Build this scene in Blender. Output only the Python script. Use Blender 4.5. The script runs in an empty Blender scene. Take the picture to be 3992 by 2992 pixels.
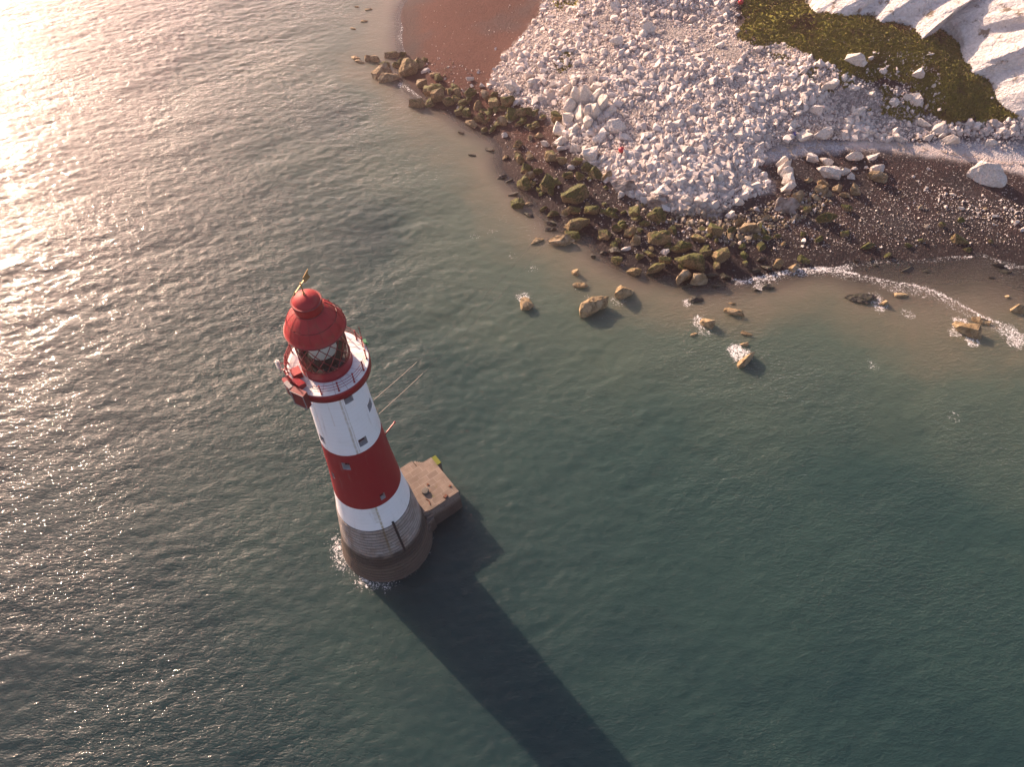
import bpy, bmesh, math, random
import numpy as np
from mathutils import Vector, Matrix, noise as mnoise

random.seed(7)
R = math.radians
S = bpy.context.scene
COL = S.collection
rng = np.random.default_rng(11)

# ---------------------------------------------------------------- camera model (also used to read ground positions off the survey)
F = 3037.0; PITCH = R(54); ROLL = R(1.5); CAMH = 83.0
cr, sr, cp, sp = math.cos(ROLL), math.sin(ROLL), math.cos(PITCH), math.sin(PITCH)
LX, LY = -14.83, 38.56            # lighthouse axis

def ray(px, py):
    x = (px-1996)/F; y = (py-1496)/F
    x, y = x*cr-y*sr, x*sr+y*cr
    return np.array([x, cp-y*sp, -sp-y*cp])

def at(px, py, z=0.0):
    d = ray(px, py)
    return np.array([0, 0, CAMH]) + d*(CAMH-z)/-d[2]

def depth_of(P):
    return P[1]*cp-(P[2]-CAMH)*sp

# ---------------------------------------------------------------- numeric helpers
_T = np.random.default_rng(3).random((8, 256, 256))
def vnoise(x, y, seed=0):
    x = np.asarray(x, float)+seed*17.3; y = np.asarray(y, float)-seed*9.1
    xi = np.floor(x).astype(int); yi = np.floor(y).astype(int)
    fx = x-xi; fy = y-yi
    fx = fx*fx*(3-2*fx); fy = fy*fy*(3-2*fy)
    t = _T[seed % 8]
    a = t[xi & 255, yi & 255]; b = t[(xi+1) & 255, yi & 255]
    c = t[xi & 255, (yi+1) & 255]; d = t[(xi+1) & 255, (yi+1) & 255]
    return (a*(1-fx)+b*fx)*(1-fy)+(c*(1-fx)+d*fx)*fy
def fbm(x, y, seed=0, octv=4, gain=.5):
    s = 0; a = 1; n = 0
    for i in range(octv):
        s = s+a*vnoise(x*2**i, y*2**i, seed+i); n += a; a *= gain
    return s/n
def sstep(a, b, x):
    t = np.clip((x-a)/(b-a), 0, 1); return t*t*(3-2*t)
def seg_dist(X, Y, pts, closed=False):
    """distance to a polyline"""
    d = np.full(X.shape, 1e9); n = len(pts)
    for i in range(n if closed else n-1):
        ax, ay = pts[i][:2]; bx, by = pts[(i+1) % n][:2]
        vx, vy = bx-ax, by-ay; L = vx*vx+vy*vy+1e-9
        t = np.clip(((X-ax)*vx+(Y-ay)*vy)/L, 0, 1)
        d = np.minimum(d, np.hypot(X-ax-t*vx, Y-ay-t*vy))
    return d
def inside(X, Y, pts):
    r = np.zeros(X.shape, bool); n = len(pts)
    for i in range(n):
        ax, ay = pts[i][:2]; bx, by = pts[(i+1) % n][:2]
        c = ((ay > Y) != (by > Y)) & (X < (bx-ax)*(Y-ay)/((by-ay) if by != ay else 1e-9)+ax)
        r ^= c
    return r
def sdf(X, Y, pts):
    d = seg_dist(X, Y, pts, True)
    return np.where(inside(X, Y, pts), d, -d)

# ---------------------------------------------------------------- material helper
class NT:
    def __init__(s, name):
        s.m = bpy.data.materials.new(name); s.m.use_nodes = True
        s.t = s.m.node_tree; s.t.nodes.clear()
        s.out = s.t.nodes.new('ShaderNodeOutputMaterial')
    def n(s, typ, ins=None, **props):
        nd = s.t.nodes.new('ShaderNode'+typ)
        for k, v in props.items(): setattr(nd, k, v)
        for k, v in (ins or {}).items():
            sock = nd.inputs[k]
            if isinstance(v, bpy.types.NodeSocket): s.t.links.new(v, sock)
            elif isinstance(v, tuple) and sock.type == 'RGBA' and len(v) == 3: sock.default_value = (*v, 1)
            else: sock.default_value = v
        return nd
    def noise(s, vec, scale, detail=4, rough=.55, dist=0.0):
        return s.n('TexNoise', {'Vector': vec, 'Scale': scale, 'Detail': detail, 'Roughness': rough, 'Distortion': dist}).outputs['Fac']
    def mix(s, f, a, b):
        nd = s.n('Mix', data_type='RGBA'); 
        for i, v in ((0, f), (6, a), (7, b)):
            sock = nd.inputs[i]
            if isinstance(v, bpy.types.NodeSocket): s.t.links.new(v, sock)
            elif i: sock.default_value = (*v, 1)
            else: sock.default_value = v
        return nd.outputs[2]
    def math(s, op, a, b=0.0, c=None, clamp=False):
        nd = s.n('Math', operation=op, use_clamp=clamp)
        for i, v in enumerate((a, b) if c is None else (a, b, c)):
            if isinstance(v, bpy.types.NodeSocket): s.t.links.new(v, nd.inputs[i])
            else: nd.inputs[i].default_value = v
        return nd.outputs[0]
    def ss(s, a, b, x):
        nd = s.n('MapRange', {'Value': x, 'From Min': a, 'From Max': b}, interpolation_type='SMOOTHSTEP')
        return nd.outputs[0]
    def ramp(s, f, stops):
        nd = s.n('ValToRGB', {'Fac': f}); e = nd.color_ramp.elements
        while len(e) < len(stops): e.new(.5)
        for i, (p, c) in enumerate(stops): e[i].position = p; e[i].color = (*c, 1)
        return nd.outputs[0]
    def attr(s, name): return s.n('Attribute', attribute_name=name)
    def bump(s, h, dist, strength=1.0, normal=None):
        i = {'Height': h, 'Distance': dist, 'Strength': strength}
        if normal is not None: i['Normal'] = normal
        return s.n('Bump', i).outputs[0]
    def pos(s): return s.n('NewGeometry').outputs['Position']
    def finish(s, col, rough=.8, bump=None, metallic=0.0, spec=.5):
        i = {'Base Color': col, 'Roughness': rough, 'Metallic': metallic, 'Specular IOR Level': spec}
        if bump is not None: i['Normal'] = bump
        b = s.n('BsdfPrincipled', i)
        s.t.links.new(b.outputs[0], s.out.inputs[0]); return s.m

def paint(name, col, rough=.45, wear=.12, dirt=(.2, .13, .08), scale=1.5):
    t = NT(name); p = t.pos()
    n1 = t.noise(p, scale, 6, .6); n2 = t.noise(p, scale*9, 3)
    c = t.mix(t.math('MULTIPLY', t.ss(.45, .8, n1), wear*2.2), col, dirt)
    c = t.mix(t.math('MULTIPLY', t.ss(.4, .7, n2), .10), c, tuple(v*.6 for v in col))
    return t.finish(c, rough, t.bump(n2, .01, .5))
def plain(name, col, rough=.5, metallic=0.0):
    t = NT(name); n = t.noise(t.pos(), 6, 4)
    return t.finish(t.mix(t.math('MULTIPLY', n, .35), col, tuple(v*.55 for v in col)), rough, None, metallic)

M = {}
RED = (.245, .005, .011)
M['red'] = paint('red_paint', RED, .42, .10, (.16, .03, .02))
M['red_roof'] = paint('roof_red_paint', (.33, .012, .014), .62, .45, (.22, .05, .025), 1.1)
M['white'] = paint('white_deck_paint', (.74, .72, .70), .55, .16, (.38, .30, .22))
M['darkred'] = paint('dark_red_paint', (.17, .012, .014), .5, .2)
M['grey'] = paint('grey_metal_paint', (.22, .20, .20), .55, .2)
M['brass'] = plain('weathered_gilt', (.42, .27, .11), .45, .4)
M['rope'] = plain('pale_rope', (.36, .30, .24), .9)
M['wire'] = plain('dark_wire', (.05, .045, .04), .7)
M['insul'] = plain('pale_housing', (.62, .58, .52), .4)
M['green'] = plain('green_housing', (.02, .19, .07), .5)
M['dark'] = plain('dark_interior', (.012, .010, .010), .7)
M['curtain'] = plain('pale_curtain', (.74, .74, .74), .8)
M['float'] = plain('red_float_plastic', (.45, .02, .03), .4)
M['rust'] = plain('rusty_iron', (.14, .05, .025), .85)
M['wood'] = plain('bleached_driftwood', (.42, .35, .27), .9)
M['blue'] = plain('blue_plastic', (.03, .06, .3), .5)

def glass_mat():
    t = NT('lantern_glass')
    fr = t.n('Fresnel', {'IOR': 1.45}).outputs[0]
    tr = t.n('BsdfTransparent', {'Color': (.86, .9, .86)}).outputs[0]
    gl = t.n('BsdfGlossy', {'Color': (1, 1, 1), 'Roughness': .03}).outputs[0]
    mx = t.n('MixShader', {0: t.math('MULTIPLY', fr, .8), 1: tr, 2: gl})
    t.t.links.new(mx.outputs[0], t.out.inputs[0]); return t.m
M['glass'] = glass_mat()

# ---------------------------------------------------------------- mesh helpers
class MB:
    def __init__(s): s.v = []; s.f = []; s.mi = []
    def add(s, v, f, mi=0):
        o = len(s.v); s.v += [tuple(p) for p in v]; s.f += [tuple(i+o for i in q) for q in f]; s.mi += [mi]*len(f); return s
    def box(s, c, size, rz=0.0, mi=0, top=1.0, tilt=0.0):
        hx, hy, hz = [q/2 for q in size]; v = []
        for z, k in ((-hz, 1), (hz, top)):
            for x, y in ((-hx, -hy), (hx, -hy), (hx, hy), (-hx, hy)):
                zz = z+(tilt*x if z > 0 else 0)
                X, Y = x*k, y*k
                v.append((c[0]+X*math.cos(rz)-Y*math.sin(rz), c[1]+X*math.sin(rz)+Y*math.cos(rz), c[2]+zz))
        return s.add(v, [(3, 2, 1, 0), (4, 5, 6, 7), (0, 1, 5, 4), (1, 2, 6, 5), (2, 3, 7, 6), (3, 0, 4, 7)], mi)
    def tube(s, pts, r, n=6, mi=0, closed=False, r1=None):
        pts = [Vector(p) for p in pts]; m = len(pts); v = []; f = []
        for i, p in enumerate(pts):
            if closed: d = pts[(i+1) % m]-pts[i-1]
            else: d = pts[min(i+1, m-1)]-pts[max(i-1, 0)]
            d.normalize()
            u = d.cross(Vector((0, 0, 1)))
            if u.length < .05: u = d.cross(Vector((1, 0, 0)))
            u.normalize(); w = d.cross(u)
            rr = r if r1 is None else r+(r1-r)*i/(m-1)
            for k in range(n):
                a = 2*math.pi*k/n; v.append(p+u*rr*math.cos(a)+w*rr*math.sin(a))
        for i in range(m if closed else m-1):
            for k in range(n):
                a, b = i*n+k, i*n+(k+1) % n; j = (i+1) % m
                f.append((a, b, j*n+(k+1) % n, j*n+k))
        if not closed:
            f.append(tuple(range(n-1, -1, -1))); f.append(tuple((m-1)*n+k for k in range(n)))
        return s.add(v, f, mi)
    def lathe(s, prof, seg=64, mi=0, c=(0, 0), a0=0.0, a1=2*math.pi):
        v = []; f = []; full = abs(a1-a0-2*math.pi) < 1e-6; k = seg if full else seg+1
        for r, z in prof:
            for i in range(k):
                a = a0+(a1-a0)*i/seg; v.append((c[0]+r*math.cos(a), c[1]+r*math.sin(a), z))
        for j in range(len(prof)-1):
            for i in range(seg):
                i2 = (i+1) % k
                f.append((j*k+i, j*k+i2, (j+1)*k+i2, (j+1)*k+i))
        return s.add(v, f, mi)
    def build(s, name, mats, parent=None, smooth=False, loc=None):
        me = bpy.data.meshes.new(name); me.from_pydata(s.v, [], s.f)
        mats = mats if isinstance(mats, (list, tuple)) else [mats]
        for m in mats: me.materials.append(m)
        if len(mats) > 1: me.polygons.foreach_set('material_index', s.mi)
        if smooth: me.polygons.foreach_set('use_smooth', [True]*len(me.polygons))
        me.update()
        o = bpy.data.objects.new(name, me); COL.objects.link(o)
        if parent is not None: o.parent = parent
        if loc is not None: o.location = loc
        return o

def np_mesh(name, V, Fq, mats, attrs=None, smooth=True, kind=None):
    """mesh from numpy arrays: V (n,3), Fq (m,k)"""
    me = bpy.data.meshes.new(name); n, k = Fq.shape
    me.vertices.add(len(V)); me.vertices.foreach_set('co', V.astype(np.float32).ravel())
    me.loops.add(n*k); me.loops.foreach_set('vertex_index', Fq.astype(np.int32).ravel())
    me.polygons.add(n); me.polygons.foreach_set('loop_start', np.arange(0, n*k, k, dtype=np.int32))
    me.polygons.foreach_set('loop_total', np.full(n, k, np.int32))
    me.update(calc_edges=True)
    me.polygons.foreach_set('use_smooth', np.full(n, smooth))
    for nm, a in (attrs or {}).items():
        at_ = me.attributes.new(nm, 'FLOAT', 'POINT'); at_.data.foreach_set('value', a.astype(np.float32).ravel())
    for m in (mats if isinstance(mats, (list, tuple)) else [mats]): me.materials.append(m)
    o = bpy.data.objects.new(name, me); COL.objects.link(o)
    if kind: o['kind'] = kind
    return o

def grid_faces(nx, ny):
    i = np.arange(nx-1)[None, :]+np.arange(ny-1)[:, None]*nx
    i = i.ravel(); return np.stack([i, i+1, i+nx+1, i+nx], 1)

def tag(o, label, cat, group=None, kind=None):
    o['label'] = label; o['category'] = cat
    if group: o['group'] = group
    if kind: o['kind'] = kind
    return o
def empty(name, loc, rz=0.0):
    o = bpy.data.objects.new(name, None); COL.objects.link(o); o.location = loc; o.rotation_euler = (0, 0, rz)
    o.empty_display_size = .5; return o

# ---------------------------------------------------------------- terrain height: control points read off the shore, some added out of view (px, py, z)
SHORE = [(1600, -260), (1597, -120), (1593, 0), (1572, 110), (1568, 156), (1580, 203), (1578, 290), (1600, 335), (1652, 380), (1741, 425), (1787, 455), (1847, 500), (1922, 536),
         (1960, 572), (1955, 633), (1998, 696), (2079, 777), (2151, 845), (2202, 887), (2299, 912), (2332, 965), (2409, 1020), (2515, 1055),
         (2631, 1084), (2751, 1098), (2873, 1090), (3030, 1062), (3200, 1040), (3312, 1020), (3450, 1003), (3654, 1003), (3817, 985), (3985, 1035), (4200, 1100), (4500, 1180)]
SHW = [at(*p) for p in SHORE]
CT = [(1720, -250, 2.2), (1900, -250, 3.2), (2120, -250, 5), (2340, -260, 15), (2480, -110, 17.5), (2700, -250, 17), (3050, -250, 17), (3400, -200, 13), (3900, -200, 10), (4300, 0, 8), (4300, 300, 6), (3290, -10, 14.5), (3480, -10, 13.5), (3660, -20, 13), (3800, 50, 12), (3870, 160, 10), (3960, 250, 8), (4040, 380, 6), (4300, 480, 8), (4300, 640, 3), (4300, 900, 1),  # unseen rise added beyond the top edge to cast shade on the hollow
      (1650, 0, 1), (1750, 0, 2), (1900, 0, 3), (2060, 0, 4), (1640, 150, .9), (1750, 150, 1.8), (1880, 150, 2.7), (2000, 150, 3.4), (1700, 300, 1.2), (1800, 280, 1.8), (1900, 280, 2.5),
      (1720, 380, .6), (1850, 420, .9), (1990, 440, 1.9), (2000, 530, 1.0), (2120, 560, 1.8), (2050, 640, .8), (2170, 690, 1.4), (2180, 800, .6), (2290, 780, 1.3), (2400, 850, 1.1), (2380, 960, .4), (2500, 880, 1.2), (2500, 1000, .4), (2650, 930, 1.1), (2800, 960, 1.0), (2700, 1040, .35), (2880, 1020, .45),
      (2120, 60, 4.6), (2000, 200, 3.8), (1940, 300, 3.0), (2050, 430, 2.8), (2150, 480, 2.5), (2240, 610, 2.5), (2340, 690, 2.2), (2450, 770, 2), (2560, 820, 1.7), (2660, 850, 1.5), (2800, 860, 1.5), (2950, 800, 1.8), (3050, 760, 2.0),
      (2100, 250, 7), (2180, 150, 8.5), (2250, 60, 9.5), (2300, 160, 10.5), (2420, 90, 11.5), (2250, 350, 8), (2330, 300, 9.5), (2450, 260, 10.5), (2600, 330, 9.6), (2350, 450, 7.2), (2500, 480, 7.4), (2700, 520, 6.8), (2450, 600, 5), (2600, 680, 4.3), (2750, 720, 3.8), (2800, 430, 8.6), (2880, 580, 5), (2870, 340, 10.2),
      (2560, 170, 12.3), (2700, 185, 12.4), (2850, 205, 12.6), (2650, 80, 10.8), (2800, 90, 10.8), (2800, 0, 12.4), (2960, 60, 12.5), (2960, 200, 13.2), (3050, 160, 14.2), (3150, 60, 17.2), (3200, 160, 16.2), (3300, 100, 18), (3450, 120, 18.2), (3200, 330, 11.5), (3300, 250, 14.2), (3480, 240, 15.5), (3400, 400, 8.8), (3580, 290, 14.2), (3700, 330, 13.4), (3600, 180, 17), (3800, 380, 11), (3700, 430, 9.3), (3620, 440, 7), (3850, 440, 8.6), (3960, 480, 7.8),
      (3000, 560, 4.2), (3150, 500, 4.8), (3300, 480, 5.2), (3450, 490, 4.6), (3600, 500, 4.2), (3680, 510, 3.8), (3800, 540, 3.6), (3990, 575, 3.4),
      (3050, 610, 3.0), (3150, 570, 3.4), (3300, 555, 3.5), (3500, 570, 3.4), (3700, 600, 3.3), (3900, 620, 3.2), (4100, 660, 3.2), (3350, 585, 3.1), (3500, 600, 3.0), (3800, 640, 2.7),
      (3200, 660, 2.0), (3500, 720, 1.9), (3750, 770, 1.6), (3992, 740, 2), (3000, 900, .9), (3050, 980, .45), (3200, 900, .9), (3250, 990, .4), (3450, 880, .8), (3450, 960, .3), (3650, 940, .35), (3700, 860, .8), (3950, 890, .8), (3850, 950, .3)]
def low(c): return (c[0], c[1], c[2] if c[2] < 4 else 4+(c[2]-4)*.55)
CT = [low(c) for c in CT]
P_ = [at(*c) for c in CT]
pts = [(p[0], p[1], c[2]) for p, c in zip(P_, CT)]
for i, p in enumerate(SHW):
    pts.append((p[0], p[1], -.03))
    if i == 0 or i == len(SHW)-1: continue
    t = SHW[i+1]-SHW[i-1]; t /= np.hypot(t[0], t[1]); nx, ny = t[1], -t[0]
    shallow = SHORE[i][0] > 3250
    for dist, z in (((4, -.15), (12, -.55), (22, -1.3), (40, -3.2)) if shallow else ((4, -.45), (11, -1.35), (22, -2.8), (40, -5))):
        q = (p[0]+nx*dist, p[1]+ny*dist)
        if i % 2 == 0 or dist < 5: pts.append((*q, z))
for q in [(-15, 38, -5), (-15, 60, -5.2), (0, 20, -6.5), (30, 20, -6), (50, 40, -4.5), (-60, 40, -8), (-60, 90, -7.5), (-100, 130, -9), (-60, 160, -7), (-100, 200, -9), (-100, 20, -9), (20, 0, -7), (90, 20, -5.5), (120, 50, -3.5), (-130, 80, -10), (-20, 90, -5.5), (20, 55, -4.2), (-30, 120, -5.5)]:
    pts.append(q)
# drop near duplicates of shallow points falling on land control points
PT = np.array(pts)
D = np.hypot(PT[:, None, 0]-PT[None, :, 0], PT[:, None, 1]-PT[None, :, 1])
keep = []
for i in range(len(PT)):
    if all(D[i, j] > 1.6 for j in keep): keep.append(i)
PT = PT[keep]
D = np.hypot(PT[:, None, 0]-PT[None, :, 0], PT[:, None, 1]-PT[None, :, 1])
n_ = len(PT); A = np.zeros((n_+3, n_+3)); A[:n_, :n_] = -D+.25*np.eye(n_)*0
Q_ = np.c_[np.ones(n_), PT[:, :2]]; A[:n_, n_:] = Q_; A[n_:, :n_] = Q_.T
W = np.linalg.solve(A, np.r_[PT[:, 2], 0, 0, 0])
def height0(x, y):
    x = np.asarray(x, float); y = np.asarray(y, float); s = W[n_]+W[n_+1]*x+W[n_+2]*y
    for (a, b, c), w in zip(PT, W[:n_]): s = s-w*np.sqrt((x-a)**2+(y-b)**2+.3)
    return np.clip(s, -11, 30)
def height1(x, y):
    z = height0(x, y)
    rough = .12+.9*sstep(3.2, 8, z)
    return z+rough*(fbm(np.asarray(x)*.22, np.asarray(y)*.22, 2, 5)-.5)*1.3*sstep(-.2, .8, np.abs(z))
HX0, HY0, HS = -66.0, -16.0, .5
_gx, _gy = np.meshgrid(np.arange(HX0, 160, HS), np.arange(HY0, 236, HS)); HGRID = height1(_gx, _gy)
def height(x, y):
    """bilinear look-up in the 0.5 m survey grid (the full function outside it)"""
    x = np.asarray(x, float); y = np.asarray(y, float); shp = x.shape; x = np.atleast_1d(x); y = np.atleast_1d(y)
    u = (x-HX0)/HS; v = (y-HY0)/HS; ok = (u >= 0) & (v >= 0) & (u < HGRID.shape[1]-1.01) & (v < HGRID.shape[0]-1.01)
    uu = np.clip(u, 0, HGRID.shape[1]-1.01); vv = np.clip(v, 0, HGRID.shape[0]-1.01); a = uu.astype(int); b = vv.astype(int); fu = uu-a; fv = vv-b
    z = (HGRID[b, a]*(1-fu)+HGRID[b, a+1]*fu)*(1-fv)+(HGRID[b+1, a]*(1-fu)+HGRID[b+1, a+1]*fu)*fv
    if not ok.all(): z = np.where(ok, z, height1(x, y))
    return z.reshape(shp) if shp else z[0]
ZL = np.linspace(27, -9, 121)
def vground(px, py):
    """first point where each view ray meets the terrain"""
    d = np.stack([ray(a, b) for a, b in zip(px, py)]); z = np.full(len(d), -9.0); done = np.zeros(len(d), bool); pf = None
    for k, zz in enumerate(ZL):
        t = (CAMH-zz)/-d[:, 2]; f = height(d[:, 0]*t, d[:, 1]*t)-zz
        if pf is not None:
            hit = (~done) & (f >= 0); w = np.where(hit, pf/(pf-f+1e-9), 0); z = np.where(hit, ZL[k-1]+(zz-ZL[k-1])*w, z); done |= hit
        pf = np.minimum(f, -1e-6)
    t = (CAMH-z)/-d[:, 2]; x = d[:, 0]*t; y = d[:, 1]*t; return x, y, height(x, y)
def ground(px, py, lift=0.0):
    x, y, z = vground([px], [py]); return np.array([x[0], y[0], z[0]])
def gpoly(pp): return [tuple(ground(*q)[:2]) for q in pp]

GRASS = [(2870, -60), (3400, -160), (3560, -20), (3720, 20), (3790, 110), (3850, 230), (3940, 300), (3990, 390), (4010, 450), (3900, 475), (3800, 465), (3700, 485), (3640, 450), (3570, 400),
         (3540, 330), (3440, 300), (3400, 330), (3340, 300), (3250, 250), (3200, 240), (3130, 205), (3050, 165), (2960, 185), (2870, 150), (2900, 80)]
CHALK = [(2115, -60), (2115, 40), (2060, 110), (1985, 190), (1930, 265), (1900, 340), (1990, 400), (2100, 455), (2170, 480), (2200, 570), (2280, 640), (2360, 700), (2450, 765), (2560, 810), (2660, 840), (2790, 840), (2900, 780), (3020, 740),
         (2950, 650), (3000, 580), (3150, 545), (3330, 545), (3520, 550), (3700, 520), (3860, 530), (3992, 545), (4100, 500), (4000, 430), (3900, 470), (3700, 480), (3640, 450), (3540, 340), (3400, 330), (3200, 240), (3050, 165), (2870, 150), (2880, 0), (2880, -60)]
PATH = [(2960, 590), (3050, 545), (3150, 540), (3330, 548), (3520, 552), (3700, 530), (3860, 535), (4100, 560), (4200, 720), (3990, 690), (3850, 640), (3600, 610), (3380, 585), (3200, 600), (3080, 620), (2980, 640)]
STRAND = [(3330, 560), (3420, 558), (3560, 580), (3700, 595), (3790, 615), (3900, 640), (4000, 655)]
gw, cw, pw, sw = gpoly(GRASS), gpoly(CHALK), gpoly(PATH), gpoly(STRAND)
gx = gpoly([(3180, 230), (3330, 300), (3440, 300), (3560, 400), (3650, 460), (3560, 470), (3440, 440), (3340, 400), (3260, 370), (3180, 300)])   # thin turf among stones
g2 = gpoly([(2115, -40), (2310, -40), (2290, 15), (2180, 45), (2120, 30)])
g3 = gpoly([(2150, 170), (2230, 190), (2240, 270), (2180, 290), (2150, 230)])

xs = np.r_[np.geomspace(-900, -62, 22), np.arange(-60, 150, .5), np.geomspace(151, 900, 18)*1.0]
xs = np.unique(np.r_[-np.geomspace(62, 900, 20), np.arange(-60, 150, .5), np.geomspace(151, 900, 18)])
ys = np.unique(np.r_[-np.geomspace(12, 900, 18), np.arange(-10, 215, .5), np.geomspace(216, 900, 18)])
X, Y = np.meshgrid(xs, ys); Z = height(X, Y)
sg = sdf(X, Y, gw); s2 = np.maximum(sdf(X, Y, g2), sdf(X, Y, g3)-1.0); sx = sdf(X, Y, gx)
fb = fbm(X*.35, Y*.35, 4, 4)-.5+.5*(fbm(X*1.1, Y*1.1, 6, 2)-.5)
a_grass = np.maximum(sstep(-1.0, 2.2, sg+fb*8), np.maximum(sstep(0, 1.2, s2+fb*5), sstep(.1, .3, fb)*sstep(-1, 1, sx)*.95))
a_chalk = sstep(-.5, 1.0, sdf(X, Y, cw)+fb*3.5)
a_path = sstep(-.4, 1.2, sdf(X, Y, pw)+fb*1.5)
a_strand = np.exp(-(seg_dist(X, Y, sw)/(.7+.6*vnoise(X*.4, Y*.4, 5)))**2)
lx = at(1750, 200)
a_warm = sstep(26, 2, X+.1*(Y-120))*sstep(95, 125, Y)
o = np_mesh('beach', np.stack([X, Y, Z], -1).reshape(-1, 3), grid_faces(len(xs), len(ys)), [], dict(grass=a_grass, chalk=a_chalk, path=a_path, strand=a_strand, warm=a_warm, dep=-Z), True, 'structure')
BEACH = o

def beach_mat():
    t = NT('shingle_and_turf'); p = t.pos(); z = t.n('SeparateXYZ', {0: p}).outputs[2]
    vor = t.n('TexVoronoi', {'Vector': p, 'Scale': 5.5}); v2 = t.n('TexVoronoi', {'Vector': p, 'Scale': 2.2})
    n1 = t.noise(p, .18, 5); n2 = t.noise(p, 2.5, 4, .6); n3 = t.noise(p, .7, 5, .6)
    peb = t.n('SeparateColor', {0: vor.outputs['Color']}).outputs[0]
    sh = t.mix(peb, (.010, .0090, .010), (.042, .034, .035))
    sh = t.mix(t.ss(.94, .97, peb), sh, (.34, .31, .28))
    sh = t.mix(t.math('MULTIPLY', t.ss(.42, .62, n1), .35), sh, (.056, .030, .026))
    sh = t.mix(t.attr('warm').outputs['Fac'], sh, t.mix(peb, (.045, .019, .014), (.095, .042, .030)))
    sh = t.mix(t.math('MULTIPLY', t.ss(.5, .68, t.noise(p, .11, 4)), .6), sh, t.mix(peb, (.018, .018, .02), (.06, .058, .06)))
    wet = t.ss(1.0, .35, t.math('ADD', z, t.math('MULTIPLY', t.math('SUBTRACT', n3, .5), .9)))
    sh = t.mix(t.math('MULTIPLY', wet, .62), sh, (.011, .009, .010))
    pa = t.mix(peb, (.25, .245, .255), (.50, .49, .50))
    sh = t.mix(t.attr('path').outputs['Fac'], sh, pa)
    sh = t.mix(t.math('MULTIPLY', t.attr('strand').outputs['Fac'], .95), sh, t.mix(n2, (.40, .30, .25), (.72, .64, .58)))
    ck = t.mix(t.ss(.35, .65, n2), (.17, .15, .135), (.38, .34, .31))  # ground chalk darkened to paint the shade in gaps between stones
    sh = t.mix(t.attr('chalk').outputs['Fac'], sh, ck)
    gr = t.mix(t.ss(.3, .7, n2), (.075, .078, .012), (.23, .215, .034))
    gr = t.mix(t.ss(.52, .72, n3), gr, (.10, .066, .028))
    gm = t.ss(.35, .6, t.math('ADD', t.attr('grass').outputs['Fac'], t.math('MULTIPLY', t.math('SUBTRACT', n2, .5), .5)))
    sh = t.mix(gm, sh, gr)
    sand = t.mix(n3, (.10, .08, .055), (.20, .16, .10))
    sh = t.mix(t.ss(-.25, -1.3, z), sh, sand)
    h = t.math('ADD', t.math('MULTIPLY', vor.outputs['Distance'], -.5), t.math('ADD', t.math('MULTIPLY', n2, .9), t.math('MULTIPLY', v2.outputs['Distance'], -.3)))
    return t.finish(sh, t.math('SUBTRACT', .9, t.math('MULTIPLY', wet, .1)), t.bump(h, .22, .9), 0.0, .2)
BEACH.data.materials.append(beach_mat())

# ---------------------------------------------------------------- rocks
def hull(npts, seed, p=2.6, jit=.2):
    r = np.random.default_rng(seed)
    d = r.normal(size=(npts, 3)); d /= np.linalg.norm(d, axis=1)[:, None]
    k = (np.abs(d)**p).sum(1)**(-1/p)
    d = d*(k*(1-jit*r.random(npts)))[:, None]*.5
    # random rotation of the point set is already isotropic; a couple of planar cuts make broken faces
    for _ in range(6):
        nrm = r.normal(size=3); nrm /= np.linalg.norm(nrm); c = .24+.13*r.random()
        ex = d@nrm-c; d = d-np.where(ex > 0, ex, 0)[:, None]*nrm
    bm = bmesh.new()
    for q in d: bm.verts.new(q)
    g = bmesh.ops.convex_hull(bm, input=bm.verts)
    dead = [e for e in bm.verts if not e.link_faces]
    bmesh.ops.delete(bm, geom=dead, context='VERTS')
    return bm

def rock_bm(seed, dims, detail=2, npts=22, rough=.075):
    bm = hull(npts, seed)
    lo = [min(v.co[i] for v in bm.verts) for i in range(3)]; hi = [max(v.co[i] for v in bm.verts) for i in range(3)]
    for v in bm.verts:
        for i in range(3): v.co[i] = ((v.co[i]-lo[i])/(hi[i]-lo[i])-.5)*dims[i]
    bmesh.ops.triangulate(bm, faces=bm.faces)
    for k in range(detail):
        bmesh.ops.subdivide_edges(bm, edges=bm.edges, cuts=1, use_grid_fill=True)
        bmesh.ops.triangulate(bm, faces=bm.faces)
        if k == 0:
            bmesh.ops.smooth_vert(bm, verts=bm.verts, factor=.05, use_axis_x=True, use_axis_y=True, use_axis_z=True)
        bm.normal_update(); L = sum(dims)/3; off = Vector((seed*1.37 % 50, seed*.71 % 50, 3))
        for v in bm.verts:
            q = v.co/L*(2.2*2**k)+off
            v.co += v.normal*(mnoise.noise(q))*rough*L/(1.5**k)
    return bm

def bm_obj(name, bm, mat):
    me = bpy.data.meshes.new(name); bm.to_mesh(me); bm.free(); me.materials.append(mat)
    o = bpy.data.objects.new(name, me); COL.objects.link(o); return o

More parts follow.
